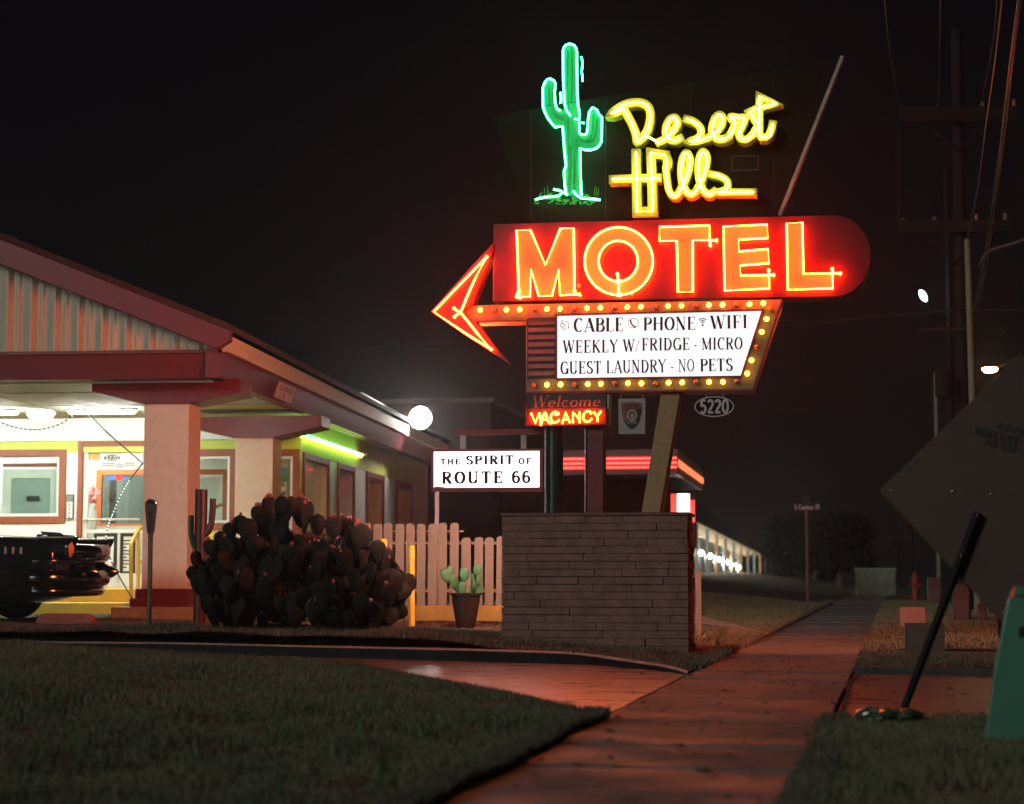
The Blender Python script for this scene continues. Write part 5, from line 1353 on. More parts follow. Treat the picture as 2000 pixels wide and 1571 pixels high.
for px in range(400, 786, 14):      # rim pads drawn up to the outline
    for rep in range(2):
        r = rp.uniform(.085, .13); x = px + rp.uniform(-8, 8); tz = top_z(x)
        add_pad(x, max(0, tz - 2.3 * r + rp.uniform(-.1, .03)), rp.uniform(-.35, .35), r=r, roll=(x - 592) / 210 * .5 + rp.gauss(0, .2), fruit=.3)
for (px, py, yaw, r, roll) in [(509, 1029, .15, .105, -.12), (532, 1012, .5, .10, .0), (556, 1010, -.4, .098, .02), (572, 1012, .2, .10, -.02), (585, 1022, .2, .125, .08), (596, 1046, 1.3, .125, .12), (478, 1048, .3, .10, -.1), (462, 1058, .1, .09, -.2), (655, 1055, .2, .11, .05), (668, 1050, .9, .105, 0), (682, 1062, .1, .12, .03), (700, 1064, .6, .11, .08), (714, 1070, .3, .10, .1), (738, 1100, .2, .11, .1), (756, 1112, .5, .10, .15), (440, 1075, .4, .09, -.1), (424, 1088, .2, .085, -.2), (398, 1112, .8, .09, -.25), (520, 1052, .2, .135, -.1), (545, 1032, .9, .12, .05), (562, 1025, -.5, .115, .1), (590, 1034, -.2, .145, .12), (599, 1032, 1.2, .12, .2), (622, 1048, .1, .105, .05), (548, 1062, -.3, .15, 0), (500, 1065, .3, .13, -.25), (770, 1180, .4, .1, .7), (765, 1205, -.2, .1, 1.0), (690, 1080, .5, .12, .1), (706, 1075, .3, .13, 0), (408, 1165, .2, .12, -.3)]:
    add_pad(px, (1111 - py) * sc_ + CAMZ - PC.o.z, -.2 + rp.uniform(-.2, .2), r=r, yaw=yaw, tilt=0, roll=roll, fruit=.4)
pv_all = list(pm_.v); sp_ = MB(); rsp = random.Random(77)
for k in range(2600):
    v = Vector(rsp.choice(pv_all)); dr = Vector((rsp.gauss(0, 1), rsp.gauss(0, 1), rsp.gauss(0, 1))).normalized(); sd_v = dr.orthogonal().normalized() * .0035
    sp_.add([v - sd_v, v + sd_v, v + dr * rsp.uniform(.015, .035)], [(0, 1, 2)])
sp_.build('spines', mat('cactus_spine', (.22, .17, .12), .6), pr_, fix=False)['kind'] = 'stuff'
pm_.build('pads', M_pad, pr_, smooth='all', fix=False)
fm_.build('fruit', M_fruit, pr_, smooth='all', fix=False)['kind'] = 'stuff'

# ------------------------------------------------------------------ potted cactus
q = P(910, 1212, 21.8); PF = Fr(910, 21.8, 8, hw(q.x, q.y) + .01)
pt_ = thing('potted_cactus', PF, 'small pale green prickly pear in a brown glazed pot before the picket fence', 'potted plant')
s_ = 21.8 / F; H_ = (1213 - 1143) * s_
MB().lathe([(0, 0), (.095, 0), (.105, .02), (.135, H_ * .35), (.165, H_ * .75), (.175, H_ * .93), (.195, H_ * .94), (.197, H_), (.165, H_), (.16, H_ * .9), (0, H_ * .9)], (0, 0, 0), 28).build('pot', mat('brown_glaze', lin(58, 42, 36), .25, var=.3, vscale=6, bump=.1), pt_, smooth=True)
pm_ = MB(); rp = random.Random(8)
for (dx, dy, r, yaw, roll, dw) in [(-35, 1120, .07, .3, -.25, 0), (-22, 1133, .075, .9, -.1, -.03), (-28, 1108, .055, .2, -.3, .02), (-6, 1142, .06, .4, 0, -.05), (-4, 1118, .07, .1, .05, 0), (12, 1146, .06, .9, .15, -.05), (14, 1120, .05, .5, .1, .04), (22, 1108, .062, .2, .1, 0), (22, 1145, .06, .3, .2, .02), (24, 1122, .045, .6, .3, -.03), (-14, 1142, .07, -.3, -.1, .05), (-40, 1106, .04, .2, -.5, 0), (18, 1135, .05, 1.2, 0, -.06)]:
    pad(pm_, Vector((dx * s_, dw, (1213 - dy - 4) * s_)), r, .014, rotm(yaw, 0, roll))
pm_.build('pads', M_pad2, pt_, smooth='all', fix=False)
MB().lathe([(0, 0), (.16, 0)], (0, 0, H_ * .91), 20).build('soil', mat('dark_soil', (.03, .022, .016), 0.95, bump=0.8), pt_)

# ------------------------------------------------------------------ picket fence, bollards, kerb strip
FF = Fr(850, 23.5, 5.0, 0.22)
fe = thing('picket_fence', FF, 'cream wooden picket fence with a taller left half, behind the potted cactus', 'fence')
M_pick = mat('cream_picket_paint', lin(128, 122, 106), .7, var=.15, vscale=5, bump=.2, streak=True)
def picket(px, top, wpx=16.5):
    a = FF.p(px - wpx / 2, top, 0); b = FF.p(px + wpx / 2, top, 0); r = rpk.uniform(-.006, .006)
    W_ = b.x - a.x; c = W_ * .22
    m = MB(); m.prism([(-W_ / 2, .05), (W_ / 2, .05), (W_ / 2, a.z - c), (W_ / 2 - c, a.z), (-W_ / 2 + c, a.z), (-W_ / 2, a.z - c)], 0, .02)
    o = m.build('picket', M_pick, fe); o.location = ((a.x + b.x) / 2, r, rpk.uniform(-.01, .01)); o.rotation_euler = (0, rpk.uniform(-.012, .012), 0)
    return o
rpk = random.Random(6)
x = 716
while x < 905: picket(x, 1022.5); x += 21.3
x = 912
while x < 1010: picket(x, 1049); x += 21.6
for y0, y1, xa, xb in ((1058, 1064, 706, 1020), (1150, 1157, 706, 1020), (1036, 1040, 706, 905)):
    a = FF.p(xa, y1, .03); b = FF.p(xb, y0, .03); MB().box(a.x, b.x, .024, .06, a.z, b.z).build('rail', M_pick, fe)
for x in (716, 908, 1005):
    a = FF.p(x, 1030 if x < 905 else 1055, .08); MB().box(a.x - .045, a.x + .045, .062, .15, -.1, a.z).build('post', M_pick, fe)
ks = FF.sub((0, -.6, 0)); a = ks.p(800, 1198, 0); b = ks.p(1040, 1184, 0)
kk = thing('parking_kerb', ks.sub(((a.x + b.x) / 2, 0, a.z)), 'long yellow painted kerb along the foot of the picket fence', 'kerb')
MB().box((a.x - b.x) / 2, (b.x - a.x) / 2, 0, .16, -.1, b.z - a.z).build('kerb', mat('worn_yellow_paint', lin(150, 122, 58), .7, var=.3, vscale=5), kk, bevel=.012)
def bollard(px0, px1, ytop, D, lab):
    q = P((px0 + px1) / 2, ytop, D); fr = Fr((px0 + px1) / 2, D, 0, hw(q.x, D) - .02); r = (px1 - px0) / 2 * D / F; h = q.z - fr.o.z
    o = thing('bollard', fr, lab, 'bollard', 'yellow bollards by the picket fence')
    MB().lathe([(r, 0), (r, h - .03), (r * .85, h - .008), (0, h)], (0, 0, 0), 18).build('post', M_yel, o, smooth=True)
    MB().lathe([(r * 1.02, 0), (r * 1.35, 0), (r * 1.3, .04), (r * 1.02, .05)], (0, 0, 0), 18).build('footing', M_kerb, o, smooth=True)
bollard(798, 810.5, 1064, 22.3, 'yellow pipe bollard standing clear of the cactus before the picket fence')
bollard(742, 756, 1052, 22.6, 'taller yellow pipe bollard half hidden behind the prickly pear')

# ------------------------------------------------------------------ parking meter and steel cactus
q = P(293, 1202, 22.2); MF = Fr(293, 22.2, 0, hw(q.x, 22.2) - .03); s_ = 22.2 / F
me_ = thing('parking_meter', MF, 'old single-head parking meter on a grey pole before the cream column', 'parking meter')
zt_ = q.z - MF.o.z
zz = lambda py: (1202 - py) * s_ + zt_
MB().tube([(0, 0, 0), (0, 0, zz(1040))], .029, 14).build('pole', mat('grey_pole_paint', lin(92, 96, 92), .4, metal=.3, var=.2), me_, smooth=True)
M_met = mat('meter_body_metal', lin(112, 104, 100), .28, metal=.75, var=.2)
prof = [(1043, .030), (1041, .036), (1030, .042), (1018, .05), (1005, .058), (992, .066), (985, .066)]
hb = MB(); ringpts = []
left = [(-r, zz(y)) for y, r in prof]; right = [(r, zz(y)) for y, r in prof]
dome = [(.066 * math.cos(R(a)), zz(988) + .072 * math.sin(R(a))) for a in range(10, 171, 16)]
hb.prism([(-.03, zz(1043)), (.03, zz(1043))] + right[1:] + dome + left[:0:-1], -.045, .045)
hb.build('head', M_met, me_, bevel=.014, smooth=True)
MB().prism([(.05 * math.cos(R(a)), zz(988) + .054 * math.sin(R(a))) for a in range(8, 173, 15)], -.049, -.044).build('window', mat('meter_glass', (.03, .03, .03), .08), me_)
MB().box(-.018, .018, -.052, -.044, zz(1008), zz(1003)).box(-.006, .006, -.055, -.044, zz(1020), zz(1012)).build('coin_slot', M_pvc, me_)
MB().tube([(0, 0, zz(1046)), (0, 0, zz(1040))], .034, 12).build('collar', M_met, me_, smooth=True)

q = P(391, 1182, 23.4); CF = Fr(391, 23.4, 0, hw(q.x, 23.4)); s_ = 23.4 / F
sc2 = thing('pipe_cactus_sculpture', CF, 'rusty cactus sculpture made of upright steel pipes beside the canopy column', 'sculpture')
M_rust = mat('rusty_pipe', lin(84, 48, 42), .38, metal=.35, var=.3, vscale=7, bump=.12, streak=True)
zz = lambda py: CAMZ + (1111 - py) * s_ - CF.o.z
uu = lambda px: (px - 391) * s_
def pipe(pts, r, m, nm):
    mb = MB(); mb.tube(pts, r, 16); o = mb.build(nm, m, sc2, smooth=True); return o
pipe([(0, 0, 0), (0, 0, zz(957))], 12.3 * s_, M_rust, 'trunk')
pipe(spline([(uu(394), -.02, zz(1047)), (uu(402), -.02, zz(1043)), (uu(408), -.02, zz(1036)), (uu(412), -.02, zz(1022)), (uu(414), -.02, zz(1000)), (uu(414.5), -.02, zz(975))], 4), 6.2 * s_, M_rust, 'arm')
pipe(spline([(uu(388), .05, zz(1078)), (uu(380), .05, zz(1072)), (uu(374), .05, zz(1058)), (uu(371), .05, zz(1040)), (uu(370.5), .05, zz(1007))], 4), 5.4 * s_, mat('green_pipe', lin(40, 84, 48), .4, var=.2), 'arm')
MB().lathe([(.09, 0), (.16, 0), (.15, .02), (.09, .025)], (0, 0, .0), 16).build('base_plate', M_rust, sc2)
# ------------------------------------------------------------------ vintage car
ca_ = R(17)
qn = P(203, 1075, 25.0)
CR = Fr.__new__(Fr); CR.a = R(4); CR.u = Vector((math.cos(CR.a), -math.sin(CR.a), 0)); CR.n = Vector((math.sin(CR.a), math.cos(CR.a), 0))
CR.o = Vector((qn.x, qn.y, 0)); CR.o = qn - CR.u * .09 - CR.n * 1.815; CR.o.z = .255
# local: +u = front of car, w = across (0 near side .. away), z up ; nose at u=0
car = thing('vintage_car', CR, 'black 1950s car with hooded headlights and chrome bumper parked facing the canopy column', 'car')
M_paint = mat('black_car_paint', (.006, .007, .008), .12, var=.1, bump=0, coat=1.0)
M_chr = mat('chrome', (.20, .19, .19), .16, metal=1.0, var=.05, bump=0)
M_rub = mat('tyre_rubber', (.02, .02, .02), .8)
M_glassd = mat('dark_car_glass', (.012, .014, .015), .05, bump=0)
HWd = .93
def sect(u, zf, zh, zlow, hw_, tuck=.04):
    """One half cross-section, from sill up the side, over the fender and in to the bonnet centre."""
    return [(hw_ - tuck - .05, zlow), (hw_ - tuck, zlow + .08), (hw_ - .005, zlow + .28), (hw_, (zlow + zf) / 2 + .05), (hw_ - .015, zf - .12), (hw_ - .07, zf - .015), (hw_ - .15, zf), (hw_ - .25, zf - .015), (hw_ - .36, (zf + zh) / 2 - .02), (.30, zh + .0), (0.12, zh + .025), (0, zh + .03)]
ST = [(.02, .86, .80, .50, .80), (-.06, .93, .86, .36, .88), (-.20, .965, .92, .26, .91), (-.5, .985, .955, .20, .925), (-.9, .995, .985, .16, .93), (-1.3, 1.0, 1.0, .16, .93), (-1.75, 1.0, 1.01, .18, .93), (-2.4, 1.0, .99, .28, .93), (-3.4, 1.0, .98, .28, .93), (-4.3, 1.02, .95, .28, .91), (-4.9, 1.06, .90, .32, .86), (-5.05, 1.0, .85, .42, .80)]
bm_ = MB(); vs = []; NS = 0
for (u, zf_, zh_, zl_, hw_) in ST:
    half = sect(u, zf_, zh_, zl_, hw_)
    full = [(HWd - a, b) for a, b in half] + [(HWd + a, b) for a, b in half[-2::-1]]
    NS = len(full); vs += [(u, a, b) for a, b in full]
fs = []
for i in range(len(ST) - 1):
    for k in range(NS - 1): a = i * NS + k; fs.append((a, a + 1, a + NS + 1, a + NS))
    fs.append((i * NS + NS - 1, i * NS, (i + 1) * NS, (i + 1) * NS + NS - 1))
fs.append(tuple(range(NS))); fs.append(tuple(range((len(ST) - 1) * NS, len(ST) * NS)))
bm_.add(vs, fs); bo = bm_.build('body', M_paint, car, smooth='all'); sd_ = bo.modifiers.new('sub', 'SUBSURF'); sd_.levels = 1; sd_.render_levels = 2
# greenhouse
cbm = MB(); vs = []
for (u, z, h) in [(-1.75, .99, .74), (-2.35, 1.45, .58), (-3.3, 1.48, .58), (-4.1, 1.02, .70)]:
    vs += [(u, HWd - h, z), (u, HWd + h, z)]
lo = [(-1.75, .98, .76), (-2.35, .98, .80), (-3.3, .98, .80), (-4.15, .98, .74)]
vl = []
for (u, z, h) in lo: vl += [(u, HWd - h, z), (u, HWd + h, z)]
cbm.add(vs + vl, [(0, 1, 3, 2), (2, 3, 5, 4), (4, 5, 7, 6), (0, 2, 10, 8), (2, 4, 12, 10), (4, 6, 14, 12), (1, 9, 11, 3), (3, 11, 13, 5), (5, 13, 15, 7)]); cbm.build('cabin_glass', M_glassd, car, bevel=.02)
MB().add([(-2.25, HWd - .60, 1.46), (-2.25, HWd + .60, 1.46), (-3.35, HWd + .60, 1.49), (-3.35, HWd - .60, 1.49), (-2.3, HWd - .5, 1.53), (-2.3, HWd + .5, 1.53), (-3.3, HWd + .5, 1.55), (-3.3, HWd - .5, 1.55)], [(0, 1, 2, 3), (4, 5, 6, 7), (0, 1, 5, 4), (1, 2, 6, 5), (2, 3, 7, 6), (3, 0, 4, 7)]).build('roof', M_paint, car, bevel=.04)
# hooded headlights
for sgn, wc in ((-1, HWd - .72), (1, HWd + .72)):
    hd = MB(); rings = [(-.55, .10, .08, .90), (-.25, .125, .115, .865), (.02, .135, .135, .845), (.10, .13, .14, .845)]
    n = 20; vs = []
    for (u, rw, rz, zc_) in rings:
        for k in range(n):
            an = 2 * math.pi * k / n; top = math.sin(an)
            vs.append((u + (.10 * max(0, top) ** .8 if u > .05 else 0), wc + rw * math.cos(an), zc_ + rz * top))
    fs = []
    for i in range(len(rings) - 1):
        for k in range(n): k2 = (k + 1) % n; fs.append((i * n + k, i * n + k2, (i + 1) * n + k2, (i + 1) * n + k))
    hd.add(vs, fs); ho_ = hd.build('headlight_hood', M_paint, car, smooth='all', fix=False)
    MB().lathe([(.115, .08), (.130, .08), (.135, .125), (.118, .13), (.112, .10)], (0, wc, .842), 24, 'x').build('trim_ring', M_chr, ho_, smooth='all')
    MB().lathe([(0, .15), (.05, .142), (.09, .122), (.112, .09)], (0, wc, .842), 24, 'x').build('lens', mat('headlight_lens', (.9, .32, .16), .12, var=.15, vscale=30, bump=.4, bscale=60), ho_, smooth='all')
# nose, grille, bumpers
def sweep(pts, prof, name, m, par):
    """Profile (du,dz) swept along points in (u,w)."""
    mb = MB(); vs = []; n = len(prof)
    for i, (u, w, z) in enumerate(pts):
        a = pts[max(0, i - 1)]; b = pts[min(len(pts) - 1, i + 1)]; t = Vector((b[0] - a[0], b[1] - a[1])).normalized(); nn = Vector((t.y, -t.x))
        for du, dz in prof: vs.append((u + nn.x * du, w + nn.y * du, z + dz))
    fs = [(i * n + k, i * n + (k + 1) % n, (i + 1) * n + (k + 1) % n, (i + 1) * n + k) for i in range(len(pts) - 1) for k in range(n)]
    fs += [tuple(range(n - 1, -1, -1)), tuple(range((len(pts) - 1) * n, len(pts) * n))]
    mb.add(vs, fs); return mb.build(name, m, par, smooth='all')
def bar(z, bulge, inset, hh, dp, name, m, sq=0.0):
    pts = spline([(-.26, HWd - .93 + inset, z), (-.10, HWd - .91 + inset, z), (.06, HWd - .70 + inset, z), (.06 + bulge, HWd - .3, z), (.08 + bulge, HWd, z), (.06 + bulge, HWd + .3, z), (.06, HWd + .70 - inset, z), (-.12, HWd + .93 - inset, z), (-.55, HWd + .95 - inset, z)], 6)
    prof = [(dp * math.cos(R(a)), hh * math.sin(R(a))) for a in range(0, 360, 30)]
    return sweep(pts, prof, name, m, car)
bar(.815, .16, .13, .085, .07, 'nose_panel', M_paint)
bar(.70, .12, .05, .03, .05, 'grille_surround', M_chr)
bar(.50, .14, .0, .10, .09, 'bumper', M_chr); bar(.35, .08, .05, .06, .06, 'lower_bumper', M_chr)
gm = MB(); gm.add([(-.02, HWd - .82, .38), (.10, HWd - .3, .38), (.12, HWd, .38), (.10, HWd + .3, .38), (-.02, HWd + .82, .38), (-.02, HWd - .82, .74), (.10, HWd - .3, .74), (.12, HWd, .74), (.10, HWd + .3, .74), (-.02, HWd + .82, .74)], [(0, 1, 6, 5), (1, 2, 7, 6), (2, 3, 8, 7), (3, 4, 9, 8)]); gm.build('grille_mesh', mat('grille_dark', (.02, .02, .02), .4), car)
for wc in (HWd - .42, HWd + .42):
    MB().lathe([(0, .33), (.03, .30), (.065, .25), (.095, .18), (.11, .1), (.115, .0), (.1, -.02)], (.04, wc, .575), 20, 'x').build('bumper_bullet', M_chr, car, smooth='all')
    MB().lathe([(0, .25), (.015, .2), (.022, .05), (.02, -.1), (0, -.12)], (-.35, wc * .45 + HWd * .55, 1.0), 10, 'x').build('bonnet_ornament', M_chr, car, smooth='all')
for wc in (HWd - .19, HWd + .19):
    MB().add([(-.34, wc - .02, .95), (-.34, wc + .02, .95), (-.10, wc + .02, .93), (-.10, wc - .02, .93), (-.42, wc, 1.055), (-.30, wc, 1.045)], [(0, 1, 4), (0, 4, 5, 3), (1, 2, 5, 4), (2, 3, 5)]).build('bonnet_fin', M_chr, car)
hm = None
for u in (-.40, -.49, -.58):
    MB().box(u - .012, u + .012, -.004, .02, .78, .86).build('fender_louvre', mat('bright_chrome', (.75, .75, .76), .2, metal=.6, bump=0), car, bevel=.006)
sm_ = MB(); sm_.box(-4.2, -1.6, -.012, .006, .60, .625); sm_.build('side_trim', M_chr, car, bevel=.008)
mm = MB(); mm.tube([(-1.0, .10, 1.0), (-1.0, .06, 1.06)], .012, 8); mm.lathe([(0, .05), (.04, .045), (.055, .0), (.05, -.02), (0, -.02)], (-1.0, .05, 1.12), 16, 'x'); mm.build('side_mirror', M_chr, car, smooth=True)
for u in (-1.02, -3.95):
    for w0, sg_ in ((.06, 1), (2 * HWd - .06, -1)):
        wm = MB(); wm.lathe([(.19, 0), (.30, 0), (.335, .03), (.34, .10), (.33, .17), (.29, .19), (.19, .19)], (u, w0 + (.0 if sg_ > 0 else -.19), .335), 28, 'y'); wh = wm.build('wheel', M_rub, car, smooth=True)
        MB().lathe([(0, -.01), (.06, -.012), (.09, .01), (.18, .005), (.19, .03), (.19, .16), (0, .16)], (u, w0 + (.0 if sg_ > 0 else -.16), .335), 24, 'y').build('hubcap', M_chr, wh, smooth=True)
# parking stop in front of the wheels
q = P(126, 1200, 22.9); PS = Fr(126, 22.9, 8, hw(q.x, q.y) + .02)
ps_ = thing('parking_stop', PS, 'low rounded reddish concrete wheel stop under the nose of the black car', 'wheel stop')
MB().prism([(-.36, 0), (.36, 0), (.36, .06), (.33, .115), (.27, .135), (-.27, .135), (-.33, .115), (-.36, .06)], 0, .18).build('stop', mat('red_stop_concrete', lin(150, 92, 80), .8, var=.25, bump=.3), ps_, bevel=.02)

car.scale = (1.1, 1.1, 1.1)
# ------------------------------------------------------------------ second motel building behind the sign
N = Fr(1324, 48.0, 9.5, 0.4)
nb = thing('neighbour_motel_building', N, 'flat roofed motel lobby with glowing red neon stripes along its canopy fascia', 'motel')
M_nw = mat('brown_painted_wall', lin(66, 46, 42), .85, var=.15, vscale=2, bump=.2)
M_ng = mat('grey_fascia', lin(104, 88, 80), .6, var=.15, vscale=3)
ft, fbm = N.p(1324, 877.5, 0).z, N.p(1324, 926, 0).z
fs_ = MB().box(-5.2, 0, 0, .12, fbm, ft).build('fascia', M_ng, nb)
MB().box(-.1, .02, .121, 10.2, fbm, ft).build('side_fascia', mat('pale_fascia', lin(196, 200, 196), .5), nb)
MB().box(-5.2, -.11, .13, 10.1, ft - .12, ft - .02).build('canopy_roof', M_ng, nb); MB().box(-5.2, -.11, .13, 10.1, fbm + .01, fbm + .04).build('canopy_ceiling', M_ng, nb)
E_strip = emis('red_strip_light', (1.0, 0.07, 0.05), 2.4); E_strip2 = emis('orange_strip_light', (1.0, 0.20, 0.08), 1.6)
for y in (895, 904, 912.5):
    z = N.p(1324, y, -.04).z; MB().tube([(-5.2, -.05, z), (.0, -.05, z)], .028, 8).build('neon_strip', E_strip, fs_, smooth=True)
MB().box(-5.2, -.002, -.012, -.001, N.p(1324, 917, 0).z, N.p(1324, 890, 0).z).build('red_band', mat('red_band_paint', lin(200, 40, 40), .5), fs_)
za, zb2 = N.p(1324, 908, 0).z, N.p(1324, 900, 0).z
MB().box(.021, .05, .13, 10.2, za - .04, zb2 + .03).build('neon_strip', E_strip2, nb)
MB().box(-5.2, -1.0, 3.0, 12.0, -.4, fbm + .005).build('lobby_wall', M_nw, nb)
# tall wall block behind to the left
MB().box(-14.0, -5.3, 2.0, 12.0, -.4, N.p(960, 786, 2.0).z).build('block_wall', M_nw, nb)
MB().box(-14.1, -5.2, 1.9, 12.1, N.p(960, 786, 2.0).z, N.p(960, 786, 2.0).z + .12).build('parapet', M_ng, nb)
a = N.p(1311, 985, 2.5); b = N.p(1335, 963, 2.5)
VM = N.sub((a.x + .05, 2.4, 0)); vmt = thing('vending_machine', VM, 'brightly lit red and white vending machine under the neon canopy', 'vending machine')
hh = b.z; MB().box(-.05, .62, 0, .6, a.z - 1.2, hh).build('cabinet', M_red, vmt, bevel=.02)
MB().box(.12, .46, -.012, -.001, a.z - .8, hh - .03).build('lit_front', emis('vending_light', (1, .97, .97), 3.0), vmt); MB().box(-.05, .11, -.012, -.001, a.z - .8, hh - .03).build('side_panel', emis('vending_red_light', (1, .06, .04), 1.4), vmt)
MB().box(.47, .60, -.012, -.001, a.z - .5, hh - .2).build('button_panel', emis('vending_red_light', (1, .06, .04), 1.4), vmt)
# long room wing stepping down the street
Wg = Fr(1357, 70.0, 12.3, .2)
wg = thing('motel_room_wing', Wg, 'long low row of motel rooms with lit doors and a dark overhang beside the pavement', 'motel')
Lw = 46.0; nst = 12
M_roof2 = mat('dark_roof_edge', lin(34, 28, 26), .9, var=.2)
zt0 = Wg.p(1357, 1012, 0).z; zte = 1.30 - .2; zb0 = Wg.p(1362, 1128, 0).z; zbe = -.2
lamps = MB().ball((0, 0, 0), .10, n=10, m=8); lo0 = None
E_room = emis('room_lamp_light', (.95, .92, .78), 230); 
wcol = [mat('room_wall_blue', lin(120, 150, 160), .8), mat('room_wall_cream', lin(180, 150, 110), .8), mat('room_wall_grey', lin(150, 140, 130), .8)]
ov = MB(); ov.add([(-4.6, 0, zt0 + .55), (-1.3, 0, zt0 + .45), (-.2, 0, zt0 + .02), (-.2, Lw, zte + .02), (-1.3, Lw, zte + .45), (-4.6, Lw, zte + .55), (-4.6, 0, zt0 + 1.75), (-1.0, 0, zt0 + 1.35), (-1.0, Lw, zte + .75), (-4.6, Lw, zte + 1.0)],
    [(6, 7, 8, 9), (7, 2, 3, 8), (0, 5, 9, 6)]); ov.build('roof', M_roof2, wg)
MB().add([(-4.6, .02, zt0 - .02), (-.2, .02, zt0), (-.2, Lw, zte), (-4.6, Lw, zte), (-4.6, .02, zt0 + .02), (-.2, .02, zt0 + .03), (-.2, Lw, zte + .03), (-4.6, Lw, zte + .03)], [(0, 1, 2, 3), (4, 5, 6, 7), (1, 2, 6, 5)]).build('walkway_ceiling', mat('walkway_ceiling_paint', lin(176, 150, 118), .8), wg)
MB().add([(-4.6, 0, zt0 - .02), (-.2, 0, zt0), (-1.0, 0, zt0 + 1.35), (-4.6, 0, zt0 + 1.75)], [(0, 1, 2, 3)]).build('gable_end', M_nw, wg)
for i in range(nst):
    w0 = Lw * i / nst; w1 = Lw * (i + 1) / nst; f = (i + .5) / nst
    z0 = zb0 + (zbe - zb0) * f - .5; z1_ = zt0 + (zte - zt0) * f
    MB().box(-1.6, -1.45, w0, w1 - .005, z0, z1_ + .2).build('room_wall', wcol[i % 3], wg)
    dz = MB().box(-1.449, -1.41, w0 + .6, w0 + 1.5, z0 + .3, z1_ - .25).build('door', mat('room_door', lin(90, 60, 50), .5), wg)
    if i: MB().box(-.42, -.30, w0 - .06, w0 + .06, z0, z1_ + .03).build('porch_post', wcol[(i + 1) % 3], wg)
    if i < 9:
        if lo0 is None: lo0 = lamps.build('wall_lamp', E_room, wg, smooth=True); o = lo0
        else: o = lo0.copy(); COL.objects.link(o); o.parent = wg
        o.location = (-1.30, w0 + 2.1, z1_ - .75)
MB().box(-1.6, -.3, -.12, -.01, zb0 - .6, zt0 - .01).build('end_screen', mat('room_wall_blue', lin(120, 150, 160), .8), wg)
MB().box(-4.6, -1.61, .05, Lw, zb0 - 2.0, zte - .1).build('core_wall', M_nw, wg)

# pale post by the planter
q = P(1364, 1196, 24.5); fr = Fr(1364, 24.5, 0, hw(q.x, q.y) - .02)
o = thing('marker_post', fr, 'plain pale square post just right of the brick planter', 'post'); s_ = 24.5 / F
MB().box(-.037, .037, 0, .075, 0, (1196 - 1071) * s_).build('post', M_pick, o, bevel=.006); MB().box(-.045, .045, -.008, .083, (1196 - 1071) * s_, (1196 - 1068) * s_).build('cap', M_pick, o)
# far low wall sign
q = P(1710, 1164, 62); fr = Fr(1710, 62.5, 8, 0)
o = thing('low_wall_sign', fr, 'low pale grey-green notice wall at the far end of the pavement', 'sign'); s_ = 62.5 / F
MB().box(-.66, .66, 0, .2, -.05, 52 * s_ - .0).build('panel', mat('pale_green_board', lin(110, 126, 110), .6, var=.45, vscale=4), o, bevel=.02); MB().box(-.7, .7, .01, .19, 52 * s_, 52 * s_ + .05).build('cap', M_kerb, o)
# street name sign
fr = Fr(1577, 52, 4, .2); s_ = 52 / F
o = thing('street_name_sign', fr, 'street name blade on a thin pole beyond the room wing', 'street sign')
zz = lambda py: CAMZ + (1111 - py) * s_ - .2
MB().tube([(0, 0, -.3), (0, 0, zz(998))], .045, 8).build('pole', mat('brown_pole', lin(120, 72, 62), .6), o, smooth=True)
MB().box(-.36, .37, -.06, -.04, zz(998), zz(984)).build('name_blade', mat('blade_green', lin(30, 40, 36), .5), o)
t_ = MB(); text(t_, 'S Canton Pl', (-.34, zz(996)), (.35, zz(996)), .13, -.063, -.055, serif=False, thick=.18); t_.build('lettering', mat('blade_white', lin(220, 180, 176), .5), o)
MB().box(-.1, .1, -.03, .05, zz(984), zz(970)).build('cap', M_pvc, o)

# ------------------------------------------------------------------ trees far off
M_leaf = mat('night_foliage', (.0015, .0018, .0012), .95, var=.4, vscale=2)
M_bark = mat('bark', (.06, .045, .035), .9, bump=.6)
def tree(px, ybase, D, w, h, label, seed, base=.25):
    q = P(px, ybase, D); fr = Fr(px, D, 0, 0.0)
    o = thing('tree', fr, label, 'tree', 'trees beyond the motel wing'); rt_ = random.Random(seed)
    t = MB(); t.tube([(0, 0, -.3), (.05, 0, h * .3), (-.05, .1, h * .6)], [.22, .16, .07], 8)
    for k in range(6):
        a = rt_.uniform(0, 6.28); t.tube([(0, 0, h * rt_.uniform(.2, .4)), (math.cos(a) * w * .3, math.sin(a) * w * .3, h * rt_.uniform(.5, .8))], [.09, .03], 6)
    t.build('trunk', M_bark, o, smooth=True)
    lobes = [(rt_.uniform(-.33, .33) * w, rt_.uniform(-.3, .3) * w, h * rt_.uniform(.34, .8), rt_.uniform(.16, .27) * w) for _ in range(13)]
    n = 5200; pts = []
    c = MB(); vs = []; fs = []
    for i in range(n):
        lx, ly, lz, lr = rt_.choice(lobes); v = Vector((rt_.gauss(0, 1), rt_.gauss(0, 1), rt_.gauss(0, 1))).normalized() * lr * rt_.uniform(.55, 1.08)
        p = Vector((lx, ly, lz)) + v
        a = Vector((rt_.gauss(0, 1), rt_.gauss(0, 1), rt_.gauss(0, 1))).normalized(); b = a.orthogonal().normalized(); sz = rt_.uniform(.08, .17)
        k = len(vs); vs += [p - b * sz, p + a * sz * 1.5, p + b * sz]; fs.append((k, k + 1, k + 2))
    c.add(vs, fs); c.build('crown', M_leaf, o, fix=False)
tree(1640, 1160, 85, 3.1, 3.5, 'dark round bush-like tree left of the low pale notice wall', 1)
tree(1540, 1160, 120, 4.6, 4.4, 'dark tree mass right behind the end of the room wing', 2)
tree(1590, 1160, 105, 3.4, 2.6, 'low dark tree behind the street name pole', 3)

